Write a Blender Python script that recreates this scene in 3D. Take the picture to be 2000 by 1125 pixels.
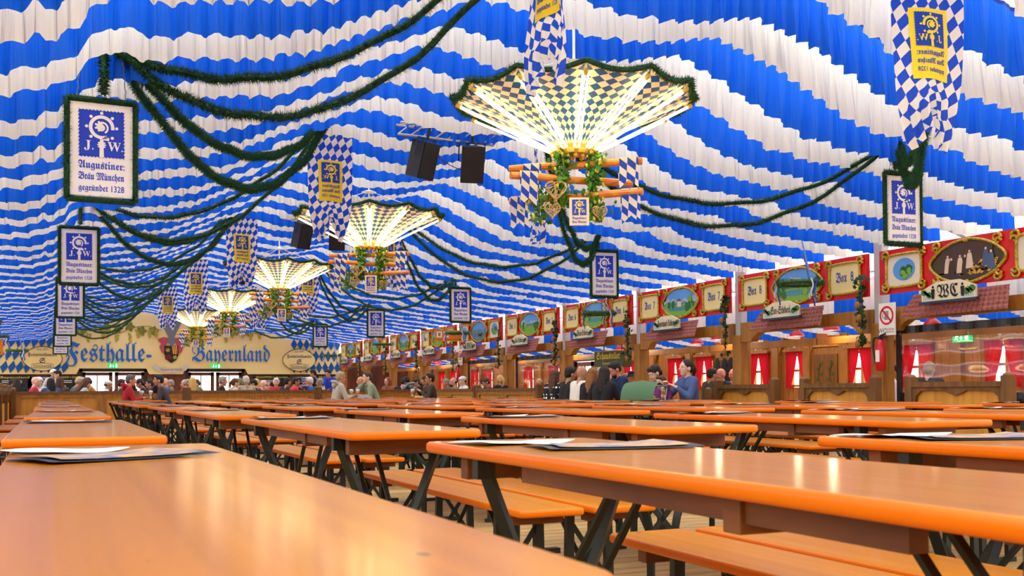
import bpy, bmesh, math, random
from mathutils import Vector, Matrix
PI = math.pi
for o in list(bpy.data.objects): bpy.data.objects.remove(o)
SC = bpy.context.scene
COL = SC.collection
RND = random.Random(11)

# ---------------------------------------------------------------- camera
def camera():
    yaw, p, r = .4114, .0230, -.0067
    f = Vector((math.sin(yaw)*math.cos(p), math.cos(yaw)*math.cos(p), math.sin(p)))
    rt = Vector((math.cos(yaw), -math.sin(yaw), 0)); up = rt.cross(f)
    c, s = math.cos(r), math.sin(r)
    x = c*rt + s*up; y = -s*rt + c*up
    cd = bpy.data.cameras.new('camera'); co = bpy.data.objects.new('camera', cd); COL.objects.link(co)
    M = Matrix((x, y, -f)).transposed().to_4x4(); M.translation = (0, 0, .917); co.matrix_world = M
    cd.sensor_width = 36; cd.lens = 2069/2000*36; cd.shift_y = (716-562.5)/2000; cd.clip_start = .05; cd.clip_end = 200
    cd.dof.use_dof = True; cd.dof.focus_distance = 9.0; cd.dof.aperture_fstop = 10
    SC.camera = co
camera()

# ---------------------------------------------------------------- daylight and exposure
W = bpy.data.worlds.new('daylight'); SC.world = W; W.use_nodes = True
W.node_tree.nodes['Background'].inputs[0].default_value = (1, .975, .91, 1)
W.node_tree.nodes['Background'].inputs[1].default_value = 2.9
SC.view_settings.view_transform = 'Standard'; SC.view_settings.look = 'None'
SC.view_settings.exposure = .46; SC.view_settings.gamma = 1
SC.cycles.max_bounces = 9; SC.cycles.diffuse_bounces = 4; SC.cycles.glossy_bounces = 3
SC.cycles.transmission_bounces = 6; SC.cycles.transparent_max_bounces = 12
SC.cycles.caustics_reflective = False; SC.cycles.caustics_refractive = False
SC.cycles.use_denoising = True
SC.cycles.sample_clamp_indirect = 8

# ---------------------------------------------------------------- materials
def s2l(c):
    return tuple((v/255/12.92 if v/255 <= .04045 else ((v/255+.055)/1.055)**2.4) for v in c)
MATS = {}
def mat(name, rgb, rough=.6, metal=0, emit=None, estr=0, noise=None, trans=0, alpha=1, spec=.5, bump=0, bscale=60):
    """noise = (scale xyz, second colour, amount)"""
    if name in MATS: return MATS[name]
    m = bpy.data.materials.new(name); m.use_nodes = True; MATS[name] = m
    nt = m.node_tree; b = nt.nodes['Principled BSDF']
    col = (*s2l(rgb), 1)
    b.inputs['Base Color'].default_value = col
    b.inputs['Roughness'].default_value = rough; b.inputs['Metallic'].default_value = metal
    b.inputs['Specular IOR Level'].default_value = spec
    m.diffuse_color = col
    if emit: b.inputs['Emission Color'].default_value = (*s2l(emit), 1); b.inputs['Emission Strength'].default_value = estr
    if alpha < 1: b.inputs['Alpha'].default_value = alpha
    L = nt.links.new
    tc = None
    if noise or bump:
        tc = nt.nodes.new('ShaderNodeTexCoord')
    if noise:
        sc, c2, det = noise
        mp = nt.nodes.new('ShaderNodeMapping'); mp.inputs['Scale'].default_value = sc
        oi = nt.nodes.new('ShaderNodeObjectInfo'); ad = nt.nodes.new('ShaderNodeVectorMath'); ad.operation = 'MULTIPLY_ADD'
        ad.inputs[0].default_value = (1, 1, 1)
        cb = nt.nodes.new('ShaderNodeCombineXYZ'); ml = nt.nodes.new('ShaderNodeMath'); ml.operation = 'MULTIPLY'; ml.inputs[1].default_value = 37
        L(oi.outputs['Random'], ml.inputs[0]); L(ml.outputs[0], cb.inputs[0]); L(ml.outputs[0], cb.inputs[1]); L(ml.outputs[0], cb.inputs[2])
        L(cb.outputs[0], ad.inputs[1]); L(tc.outputs['Object'], mp.inputs[0]); L(mp.outputs[0], ad.inputs[2])
        ad.inputs[0].default_value = (1, 1, 1)
        nz = nt.nodes.new('ShaderNodeTexNoise'); nz.inputs['Scale'].default_value = 1; nz.inputs['Detail'].default_value = det
        nz.inputs['Distortion'].default_value = .15
        L(ad.outputs[0], nz.inputs['Vector'])
        rp = nt.nodes.new('ShaderNodeValToRGB'); rp.color_ramp.elements[0].position = .32; rp.color_ramp.elements[1].position = .68
        rp.color_ramp.elements[0].color = (*s2l(c2), 1); rp.color_ramp.elements[1].color = col
        L(nz.outputs['Fac'], rp.inputs[0]); L(rp.outputs[0], b.inputs['Base Color'])
    if bump:
        n2 = nt.nodes.new('ShaderNodeTexNoise'); bs = bscale if isinstance(bscale, tuple) else (bscale,)*3
        m2 = nt.nodes.new('ShaderNodeMapping'); m2.inputs['Scale'].default_value = bs; n2.inputs['Scale'].default_value = 1; n2.inputs['Detail'].default_value = 3
        L(tc.outputs['Object'], m2.inputs[0]); L(m2.outputs[0], n2.inputs['Vector'])
        bp = nt.nodes.new('ShaderNodeBump'); bp.inputs['Strength'].default_value = bump; bp.inputs['Distance'].default_value = .02
        L(n2.outputs['Fac'], bp.inputs['Height']); L(bp.outputs[0], b.inputs['Normal'])
    if trans:
        t = nt.nodes.new('ShaderNodeBsdfTranslucent'); t.inputs[0].default_value = col
        if bump: L(bp.outputs[0], t.inputs['Normal'])
        mx = nt.nodes.new('ShaderNodeMixShader'); mx.inputs[0].default_value = trans
        out = nt.nodes['Material Output']
        L(b.outputs[0], mx.inputs[1]); L(t.outputs[0], mx.inputs[2]); L(mx.outputs[0], out.inputs[0])
        src = b.inputs['Base Color']
        if src.is_linked: L(src.links[0].from_socket, t.inputs[0])
    return m

def diamond(name, blue, white, rough=.7, trans=0, fold=False):
    """lozenges from the mesh's UV map, one lozenge per UV unit"""
    m = mat(name, white, rough, trans=trans)
    nt = m.node_tree; L = nt.links.new; b = nt.nodes['Principled BSDF']
    if len([n for n in nt.nodes if n.type == 'TEX_CHECKER']): return m
    tc = nt.nodes.new('ShaderNodeTexCoord'); sp = nt.nodes.new('ShaderNodeSeparateXYZ'); L(tc.outputs['UV'], sp.inputs[0])
    a = nt.nodes.new('ShaderNodeMath'); a.operation = 'ADD'; s = nt.nodes.new('ShaderNodeMath'); s.operation = 'SUBTRACT'
    for n in (a, s): L(sp.outputs[0], n.inputs[0]); L(sp.outputs[1], n.inputs[1])
    cb = nt.nodes.new('ShaderNodeCombineXYZ'); L(a.outputs[0], cb.inputs[0]); L(s.outputs[0], cb.inputs[1]); cb.inputs[2].default_value = .5
    ck = nt.nodes.new('ShaderNodeTexChecker'); ck.inputs['Scale'].default_value = 1
    ck.inputs['Color1'].default_value = (*s2l(blue), 1); ck.inputs['Color2'].default_value = (*s2l(white), 1)
    L(cb.outputs[0], ck.inputs['Vector']); L(ck.outputs['Color'], b.inputs['Base Color'])
    for n in nt.nodes:
        if n.type == 'BSDF_TRANSLUCENT': L(ck.outputs['Color'], n.inputs[0])
    return m

def planks(name, rgb, c2, axis='X', width=.12, rough=.55, seam=.35):
    """boards: grain along one axis, dark joints every `width` across it"""
    m = mat(name, rgb, rough, noise=((3, 40, 40) if axis == 'X' else (40, 3, 40) if axis == 'Y' else (40, 40, 3), c2, 3))
    nt = m.node_tree; L = nt.links.new; b = nt.nodes['Principled BSDF']
    tc = nt.nodes.new('ShaderNodeTexCoord'); sp = nt.nodes.new('ShaderNodeSeparateXYZ'); L(tc.outputs['Object'], sp.inputs[0])
    ax = {'X': (1,), 'Y': (0,), 'Z': (0, 1)}[axis]
    src = sp.outputs[ax[0]]
    if len(ax) == 2:
        a = nt.nodes.new('ShaderNodeMath'); a.operation = 'ADD'; L(sp.outputs[0], a.inputs[0]); L(sp.outputs[1], a.inputs[1]); src = a.outputs[0]
    d = nt.nodes.new('ShaderNodeMath'); d.operation = 'DIVIDE'; d.inputs[1].default_value = width; L(src, d.inputs[0])
    fr = nt.nodes.new('ShaderNodeMath'); fr.operation = 'FRACT'; L(d.outputs[0], fr.inputs[0])
    fl = nt.nodes.new('ShaderNodeMath'); fl.operation = 'FLOOR'; L(d.outputs[0], fl.inputs[0])
    wn = nt.nodes.new('ShaderNodeTexWhiteNoise'); wn.noise_dimensions = '1D'; L(fl.outputs[0], wn.inputs['W'])
    lt = nt.nodes.new('ShaderNodeMath'); lt.operation = 'GREATER_THAN'; lt.inputs[1].default_value = .055; L(fr.outputs[0], lt.inputs[0])
    mr = nt.nodes.new('ShaderNodeMapRange'); mr.inputs['To Min'].default_value = .78; mr.inputs['To Max'].default_value = 1.12; L(wn.outputs[0], mr.inputs['Value'])
    m2 = nt.nodes.new('ShaderNodeMapRange'); m2.inputs['To Min'].default_value = seam; m2.inputs['To Max'].default_value = 1; L(lt.outputs[0], m2.inputs['Value'])
    mu = nt.nodes.new('ShaderNodeMath'); mu.operation = 'MULTIPLY'; L(mr.outputs[0], mu.inputs[0]); L(m2.outputs[0], mu.inputs[1])
    rp = [n for n in nt.nodes if n.type == 'VALTORGB'][0]
    vm = nt.nodes.new('ShaderNodeVectorMath'); vm.operation = 'SCALE'; L(rp.outputs[0], vm.inputs[0]); L(mu.outputs[0], vm.inputs['Scale'])
    L(vm.outputs[0], b.inputs['Base Color'])
    return m

# ---------------------------------------------------------------- mesh helpers
class MB:
    def __init__(s): s.v = []; s.f = []; s.m = []; s.uv = None; s.T = None; s.mi = 0
    def _add(s, vs, fs):
        n = len(s.v)
        if s.T is not None: vs = [s.T @ Vector(v) for v in vs]
        s.v += [tuple(v) for v in vs]; s.f += [tuple(i+n for i in f) for f in fs]; s.m += [s.mi]*len(fs)
        return s
    def box(s, c, d, rot=None):
        x, y, z = d[0]/2, d[1]/2, d[2]/2
        vs = [Vector((a, b, e)) for a in (-x, x) for b in (-y, y) for e in (-z, z)]
        if rot is not None: vs = [rot @ v for v in vs]
        vs = [v+Vector(c) for v in vs]
        return s._add(vs, [(0, 1, 3, 2), (4, 6, 7, 5), (0, 4, 5, 1), (2, 3, 7, 6), (0, 2, 6, 4), (1, 5, 7, 3)])
    def bar(s, p, q, w, h=None, up=(0, 0, 1)):
        p, q = Vector(p), Vector(q); d = q-p; L = d.length
        if L < 1e-6: return s
        d.normalize(); u = Vector(up)
        if abs(d.dot(u)) > .98: u = Vector((1, 0, 0))
        sd = d.cross(u).normalized(); u2 = sd.cross(d).normalized()
        R = Matrix((sd, d, u2)).transposed()
        return s.box((p+q)/2, (w, L, h or w), R)
    def tube(s, pts, r, n=8, caps=True, closed=False):
        pts = [Vector(p) for p in pts]; N = len(pts); rs = r if isinstance(r, (list, tuple)) else [r]*N
        vs = []; prev = None
        for i, p in enumerate(pts):
            if closed: t = pts[(i+1) % N]-pts[i-1]
            else: t = pts[min(i+1, N-1)]-pts[max(i-1, 0)]
            t.normalize()
            if prev is None:
                a = Vector((0, 0, 1)) if abs(t.z) < .9 else Vector((1, 0, 0)); u = t.cross(a).normalized()
            else:
                u = (prev-t*prev.dot(t)); u = u.normalized() if u.length > 1e-5 else t.orthogonal().normalized()
            prev = u; w = t.cross(u)
            for k in range(n):
                A = 2*PI*k/n; vs.append(p+(u*math.cos(A)+w*math.sin(A))*rs[i])
        fs = []
        for i in range(N if closed else N-1):
            j = (i+1) % N
            for k in range(n): fs.append((i*n+k, i*n+(k+1) % n, j*n+(k+1) % n, j*n+k))
        if caps and not closed: fs.append(tuple(range(n))[::-1]); fs.append(tuple((N-1)*n+k for k in range(n)))
        return s._add(vs, fs)
    def cyl(s, p, q, r, n=12, r2=None): return s.tube([p, q], [r, r if r2 is None else r2], n)
    def lathe(s, prof, n=16, c=(0, 0, 0), caps=True):
        vs = []; fs = []
        for (r, z) in prof:
            for k in range(n): A = 2*PI*k/n; vs.append((c[0]+r*math.cos(A), c[1]+r*math.sin(A), c[2]+z))
        for i in range(len(prof)-1):
            for k in range(n): fs.append((i*n+k, i*n+(k+1) % n, (i+1)*n+(k+1) % n, (i+1)*n+k))
        if caps: fs.append(tuple(range(n))[::-1]); fs.append(tuple((len(prof)-1)*n+k for k in range(n)))
        return s._add(vs, fs)
    def ball(s, c, r, n=10, m=6):
        if not isinstance(r, (list, tuple)): r = (r, r, r)
        vs = [(c[0], c[1], c[2]-r[2])]; fs = []
        for i in range(1, m):
            a = -PI/2+PI*i/m
            for k in range(n): A = 2*PI*k/n; vs.append((c[0]+r[0]*math.cos(a)*math.cos(A), c[1]+r[1]*math.cos(a)*math.sin(A), c[2]+r[2]*math.sin(a)))
        vs.append((c[0], c[1], c[2]+r[2])); T = len(vs)-1
        for k in range(n):
            fs.append((0, 1+(k+1) % n, 1+k)); fs.append((T, 1+(m-2)*n+k, 1+(m-2)*n+(k+1) % n))
        for i in range(m-2):
            for k in range(n): fs.append((1+i*n+k, 1+i*n+(k+1) % n, 1+(i+1)*n+(k+1) % n, 1+(i+1)*n+k))
        return s._add(vs, fs)
    def prism(s, poly, y0, y1):
        """poly in (x, z), extruded along y; concave outlines allowed"""
        n = len(poly)
        vs = [(x, y0, z) for x, z in poly]+[(x, y1, z) for x, z in poly]
        fs = [tuple(range(n)), tuple(range(2*n-1, n-1, -1))]+[(i, i+n, (i+1) % n+n, (i+1) % n) for i in range(n)]
        return s._add(vs, fs)
    def grid(s, fn, nu, nv):
        vs = [fn(i/nu, j/nv) for j in range(nv+1) for i in range(nu+1)]
        fs = [(j*(nu+1)+i, j*(nu+1)+i+1, (j+1)*(nu+1)+i+1, (j+1)*(nu+1)+i) for j in range(nv) for i in range(nu)]
        return s._add(vs, fs)
    def poly(s, pts): return s._add(pts, [tuple(range(len(pts)))])
    def mesh(s, name, mats, smooth=False, bevel=0, uvf=None):
        me = bpy.data.meshes.new(name); me.from_pydata(s.v, [], s.f)
        for m in (mats if isinstance(mats, (list, tuple)) else [mats]): me.materials.append(m)
        if any(s.m): me.polygons.foreach_set('material_index', s.m)
        bm = bmesh.new(); bm.from_mesh(me)
        bmesh.ops.recalc_face_normals(bm, faces=bm.faces)
        if bevel: bmesh.ops.bevel(bm, geom=bm.edges[:], offset=bevel, segments=2, affect='EDGES', profile=.5)
        if uvf:
            uv = bm.loops.layers.uv.new('UVMap')
            for f in bm.faces:
                for l in f.loops: l[uv].uv = uvf(l.vert.co)
        bm.to_mesh(me); bm.free()
        if smooth is True: me.polygons.foreach_set('use_smooth', [True]*len(me.polygons))
        me.update(); return me
    def build(s, name, mats, parent=None, smooth=False, bevel=0, uvf=None):
        return obj(name, s.mesh(name, mats, smooth, bevel, uvf), parent)

def obj(name, me, parent=None, loc=None, rot=None):
    o = bpy.data.objects.new(name, me); COL.objects.link(o)
    if parent: o.parent = parent
    if loc is not None: o.location = loc
    if rot is not None: o.rotation_euler = rot
    return o
def empty(name, loc=(0, 0, 0), rz=0):
    o = bpy.data.objects.new(name, None); COL.objects.link(o); o.location = loc; o.rotation_euler = (0, 0, rz); o.empty_display_size = .1
    return o
def tag(o, label, cat, group=None, kind=None):
    o['label'] = label; o['category'] = cat
    if group: o['group'] = group
    if kind: o['kind'] = kind
    return o
def struct(o, label=None):
    o['kind'] = 'structure'
    if label: o['label'] = label
    return o
def copy_tree(o, parent=None):
    c = o.copy(); COL.objects.link(c); c.parent = parent
    for ch in [k for k in KIDS.get(o.name, o.children)]: copy_tree(ch, c)
    return c
KIDS = {}
def text_geo(body, size, bold=0, res=2, width=None):
    """flat lettering as (verts, faces) in the x-z plane, centred; width rescales to that width"""
    c = bpy.data.curves.new('lettering', 'FONT'); c.body = body; c.size = size; c.resolution_u = res; c.align_x = 'CENTER'
    c.offset = bold
    o = bpy.data.objects.new('lettering', c); COL.objects.link(o)
    bpy.context.view_layer.update()
    me = bpy.data.meshes.new_from_object(o.evaluated_get(bpy.context.evaluated_depsgraph_get()))
    vs = [v.co.copy() for v in me.vertices]; fs = [tuple(p.vertices) for p in me.polygons]
    bpy.data.objects.remove(o); bpy.data.curves.remove(c); bpy.data.meshes.remove(me)
    xs = [v.x for v in vs]; cx = (min(xs)+max(xs))/2; k = 1 if not width else width/(max(xs)-min(xs))
    return [((v.x-cx)*k, 0, v.y) for v in vs], fs
def frak(s):
    """blackletter characters"""
    o = ''
    for ch in s:
        if 'A' <= ch <= 'Z': o += chr(0x1D56C+ord(ch)-65)
        elif 'a' <= ch <= 'z': o += chr(0x1D586+ord(ch)-97)
        else: o += ch
    return o
def serif(s):
    return ''.join(chr(0x1D400+ord(c)-65) if 'A' <= c <= 'Z' else chr(0x1D41A+ord(c)-97) if 'a' <= c <= 'z' else c for c in s)
TXT = {}
def put_text(mb, body, size, x, y, z, width=None, bold=0, dots=(), res=2):
    """dots: horizontal positions (fraction of the width) of umlaut marks"""
    k = (body, size, width, bold, res)
    if k not in TXT: TXT[k] = text_geo(body, size, bold, res, width)
    vs, fs = TXT[k]
    mb._add([(v[0]+x, y, v[2]+z) for v in vs], fs)
    if dots:
        w = max(v[0] for v in vs)-min(v[0] for v in vs); x0 = min(v[0] for v in vs)
        for d in dots:
            for q in (-.055, .055):
                cx = x+x0+d*w+q*size; cz = z+.60*size; r = .055*size
                mb._add([(cx-r, y, cz), (cx, y, cz-r*1.2), (cx+r, y, cz), (cx, y, cz+r*1.2)], [(0, 1, 2, 3)])
def sline(pts, k=4, closed=False):
    """Catmull-Rom through points"""
    P = [Vector(p) for p in pts]; out = []
    n = len(P); rng = range(n if closed else n-1)
    for i in rng:
        a, b, c, d = (P[(i-1) % n], P[i], P[(i+1) % n], P[(i+2) % n]) if closed else (P[max(i-1, 0)], P[i], P[i+1], P[min(i+2, n-1)])
        for j in range(k):
            t = j/k; out.append(.5*((2*b)+(c-a)*t+(2*a-5*b+4*c-d)*t*t+(3*b-a-3*c+d)*t**3))
    if not closed: out.append(P[-1])
    return out
def ribbon2d(mb, pts, w, y=0):
    """a flat stroke of width w through 2-D points (x, z)"""
    P = [Vector((p[0], p[1])) for p in pts]; N = len(P); vs = []
    for i in range(N):
        t = (P[min(i+1, N-1)]-P[max(i-1, 0)]); t = t.normalized() if t.length else Vector((1, 0)); nrm = Vector((-t.y, t.x))
        ww = w[i] if isinstance(w, list) else w
        for sg in (1, -1): q = P[i]+nrm*ww/2*sg; vs.append((q.x, y, q.y))
    mb._add(vs, [(2*i, 2*i+1, 2*i+3, 2*i+2) for i in range(N-1)])
def disc2d(mb, x, z, r, y=0, n=16, rz=None):
    mb._add([(x+r*math.cos(2*PI*k/n), y, z+(rz or r)*math.sin(2*PI*k/n)) for k in range(n)], [tuple(range(n))])
ORD = ['nearest', 'second', 'third', 'fourth', 'fifth', 'sixth', 'seventh', 'eighth', 'ninth', 'tenth', 'eleventh', 'twelfth', 'thirteenth', 'fourteenth']
# ---------------------------------------------------------------- colours of the place
M_top = mat('varnished_pine', (182, 116, 2), .29, noise=((26, .1, 3), (168, 104, 0), 2), spec=.5)
M_edge = mat('pine_edge', (208, 110, 0), .4, noise=((3, .8, 40), (212, 98, 0), 2), spec=.35)
M_seat = mat('bench_pine', (192, 122, 4), .4, noise=((26, .15, 3), (178, 106, 2), 2))
M_batten = mat('raw_batten', (122, 70, 22), .6, noise=((6, 2, 20), (82, 42, 14), 3))
M_green = mat('dark_green_steel', (4, 20, 13), .45, spec=.5)
M_oak = mat('stained_oak', (182, 124, 46), .5, noise=((18, 3, 2.2), (146, 94, 30), 3))
M_oakd = mat('dark_oak', (128, 86, 34), .5, noise=((16, 3, 2), (98, 62, 22), 3))
M_oakl = mat('honey_oak', (222, 160, 58), .5, noise=((14, 3, 1.6), (198, 134, 40), 3))
M_wallw = planks('wall_boards', (200, 130, 56), (160, 98, 36), 'Z', .16, .55)
M_floor = planks('floor_boards', (206, 172, 112), (160, 122, 70), 'X', .15, .65, .3)
M_membrane = mat('tent_membrane', (245, 246, 246), .7, trans=.75)
M_blue = mat('blue_fabric', (0, 102, 240), .75, trans=.42, bump=1, bscale=(55, 2, 1.2))
M_white = mat('white_fabric', (255, 250, 230), .8, trans=.45, bump=1, bscale=(55, 2, 1.2))
M_hemb = mat('blue_hem', (6, 40, 150), .8)
M_hemw = mat('white_hem', (235, 235, 235), .8)
M_metal = mat('white_steel', (186, 187, 190), .4)
M_grey = mat('grey_steel', (120, 122, 126), .35, metal=.8)
M_black = mat('black_plastic', (18, 18, 20), .45)
M_red = mat('red_board', (214, 12, 16), .3)
M_gold = mat('gold_scroll', (226, 180, 48), .35, noise=((30, 30, 30), (132, 128, 24), 2))
M_cream = mat('cream_panel', (240, 222, 150), .35)
M_ink = mat('black_ink', (20, 20, 22), .6)
M_blueink = mat('blue_ink', (24, 66, 170), .6)
M_fir = mat('fir_garland', (28, 92, 50), .8, noise=((40, 40, 40), (10, 48, 26), 2))
M_sblue = mat('sign_blue', (0, 54, 196), .5)
M_swhite = mat('sign_white', (246, 243, 232), .5)
M_yel = mat('flag_yellow', (255, 218, 0), .6, trans=.2)
M_yel2 = mat('sign_yellow', (240, 214, 70), .5)
M_fblue = mat('flag_blue', (0, 66, 190), .6, trans=.35)
M_flag = diamond('flag_lozenges', (0, 72, 205), (238, 232, 216), .6, trans=.4)
M_lamp = diamond('lamp_lozenges', (0, 74, 132), (236, 212, 165), .55, trans=.25)
M_wallz = diamond('wall_lozenges', (8, 84, 160), (236, 214, 150), .8)
M_canvas = mat('cream_canvas', (252, 228, 160), .85, noise=((.5, .5, .9), (238, 208, 132), 3))
M_tileroof = mat('painted_roof_tile', (158, 82, 66), .6, noise=((30, 30, 30), (120, 56, 48), 2))
M_curt = mat('red_curtain', (226, 16, 44), .8, trans=.35)
M_skin = mat('skin', (226, 172, 140), .55)
for m_ in (M_top, M_edge, M_seat): m_.node_tree.nodes['Principled BSDF'].inputs['IOR'].default_value = 1.27
def nicks(m):
    # small dents and knots where the varnish is gone
    nt = m.node_tree; L = nt.links.new; b = nt.nodes['Principled BSDF']; src = b.inputs['Base Color'].links[0].from_socket
    tc = nt.nodes.new('ShaderNodeTexCoord'); mp = nt.nodes.new('ShaderNodeMapping'); mp.inputs['Scale'].default_value = (13, 7, 9); v = nt.nodes.new('ShaderNodeTexVoronoi'); v.inputs['Scale'].default_value = 1
    oi = nt.nodes.new('ShaderNodeObjectInfo'); L(oi.outputs['Random'], mp.inputs['Location']); L(tc.outputs['Object'], mp.inputs[0]); L(mp.outputs[0], v.inputs['Vector'])
    sp = nt.nodes.new('ShaderNodeSeparateColor'); L(v.outputs['Color'], sp.inputs[0]); g = nt.nodes.new('ShaderNodeMath'); g.operation = 'GREATER_THAN'; g.inputs[1].default_value = .8; L(sp.outputs[0], g.inputs[0])
    l = nt.nodes.new('ShaderNodeMath'); l.operation = 'LESS_THAN'; l.inputs[1].default_value = .085; L(v.outputs['Distance'], l.inputs[0]); k = nt.nodes.new('ShaderNodeMath'); k.operation = 'MULTIPLY'; L(g.outputs[0], k.inputs[0]); L(l.outputs[0], k.inputs[1])
    mx = nt.nodes.new('ShaderNodeMix'); mx.data_type = 'RGBA'; mx.inputs['B'].default_value = (.12, .06, .015, 1); L(k.outputs[0], mx.inputs['Factor']); L(src, mx.inputs['A']); L(mx.outputs['Result'], b.inputs['Base Color'])
nicks(M_top); nicks(M_seat)
for m_, c_ in ((M_top, .42), (M_seat, .15), (M_edge, .2)):
    b_ = m_.node_tree.nodes['Principled BSDF']; b_.inputs['Coat Weight'].default_value = c_; b_.inputs['Coat Roughness'].default_value = .13; b_.inputs['Coat IOR'].default_value = 1.5; b_.inputs['Coat Tint'].default_value = (1, .88, .55, 1)
def glass(name, tint=(1, 1, 1), refl=.1, rough=.03, bump=0):
    m = bpy.data.materials.new(name); m.use_nodes = True; nt = m.node_tree; nt.nodes.clear(); L = nt.links.new
    o = nt.nodes.new('ShaderNodeOutputMaterial'); mx = nt.nodes.new('ShaderNodeMixShader'); t = nt.nodes.new('ShaderNodeBsdfTransparent'); g = nt.nodes.new('ShaderNodeBsdfGlossy')
    t.inputs[0].default_value = (*tint, 1); g.inputs['Roughness'].default_value = rough; mx.inputs[0].default_value = refl
    L(t.outputs[0], mx.inputs[1]); L(g.outputs[0], mx.inputs[2]); L(mx.outputs[0], o.inputs[0])
    if bump:
        n = nt.nodes.new('ShaderNodeTexNoise'); n.inputs['Scale'].default_value = 5; b = nt.nodes.new('ShaderNodeBump'); b.inputs['Strength'].default_value = bump
        tc = nt.nodes.new('ShaderNodeTexCoord'); L(tc.outputs['Object'], n.inputs['Vector']); L(n.outputs['Fac'], b.inputs['Height']); L(b.outputs[0], g.inputs['Normal'])
    MATS[name] = m; return m
M_glass = glass('window_glass', (.97, .98, 1), .08)
M_vinyl = glass('clear_vinyl', (.93, .93, .95), .16, .12, .6)
M_beer = mat('beer', (240, 170, 20), .2, noise=((30, 30, 30), (225, 140, 5), 1)); M_foam = mat('beer_foam', (250, 246, 232), .8)
M_mug = glass('mug_glass', (.95, .96, .97), .18, .02)

# ---------------------------------------------------------------- the hall
XC = 4.175                      # middle of the hall; the camera stands at x = 0, y = 0
Y_END = 42.0
PY = [11.42+3.27*k for k in range(-2, 10)]          # posts of the boxes
def z_lining(x):
    """lower edge of the ceiling cloth across the hall"""
    s = abs(x-XC)
    K = [(0, 3.8), (.5, 3.85), (1.1, 3.95), (1.7, 3.74), (2.15, 3.53), (2.5, 3.36), (3.0, 3.26), (3.5, 3.2), (3.84, 3.22), (4.1, 3.12 if x > XC else 2.98), (4.4, 3.05 if x > XC else 2.86), (5.4, 2.93 if x > XC else 2.8), (6.43, 2.84 if x > XC else 2.78)]
    for (a, za), (b, zb) in zip(K, K[1:]):
        if s <= b: t = (s-a)/(b-a); return za+(zb-za)*t
    return 2.86-.02*(s-6.43)
def z_roof(x): return 5.7-.30*abs(x-XC)
b = MB(); b.box((5, 20, -.05), (24, 50, .1)); struct(b.build('floor', M_floor), 'worn pale floor boards under the tables')
# roof membrane and gables
b = MB(); n = 24
b.grid(lambda u, v: (-6+u*21, -4+v*47, z_roof(-6+u*21)), n, 2); struct(b.build('ceiling', M_membrane), 'white tent roof showing between the cloth strips')
b = MB()
for x in (-6, 14.9): b.poly([(x, -4, 0), (x, 43, 0), (x, 43, z_roof(x)), (x, -4, z_roof(x))])
b.v = []; b.f = []; b.m = []
b.poly([(14.6, -4, 2.0), (14.6, 43, 2.0), (14.6, 43, z_roof(14.6)), (14.6, -4, z_roof(14.6))]); struct(b.build('wall_upper_right', M_membrane), 'white tent side above the boarded box wall')
b = MB(); b.poly([(-6, -4, 1.6), (-6, 43, 1.6), (-6, 43, z_roof(-6)), (-6, -4, z_roof(-6))]); struct(b.build('wall_left', M_membrane), 'white tent side on the left')
b = MB(); b.box((-6, 19.5, .8), (.1, 47, 1.6)); struct(b.build('wall_left_boarding', M_wallw), 'boarded lower wall on the left')
b = MB(); b.box((4.5, -4, 1.2), (21, .1, 2.4)); struct(b.build('wall_rear', M_wallw), 'boarded wall behind the camera')
b = MB(); b.poly([(-6, 42.6, 0), (15, 42.6, 0), (15, 42.6, z_roof(15)), (XC, 42.6, z_roof(XC)), (-6, 42.6, z_roof(-6))]); struct(b.build('wall_gable', M_membrane), 'white gable of the tent')
# steel rafters of the tent seen between the strips
for i, y in enumerate(PY[::2]):
    b = MB(); b.bar((14.6, y, z_roof(14.6)-.12), (XC, y, z_roof(XC)-.12), .1, .16); b.bar((XC, y, z_roof(XC)-.12), (-6, y, z_roof(-6)-.12), .1, .16)
    struct(b.build(f'trim_{i+1}', M_metal), 'white roof rafter of the tent')

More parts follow.
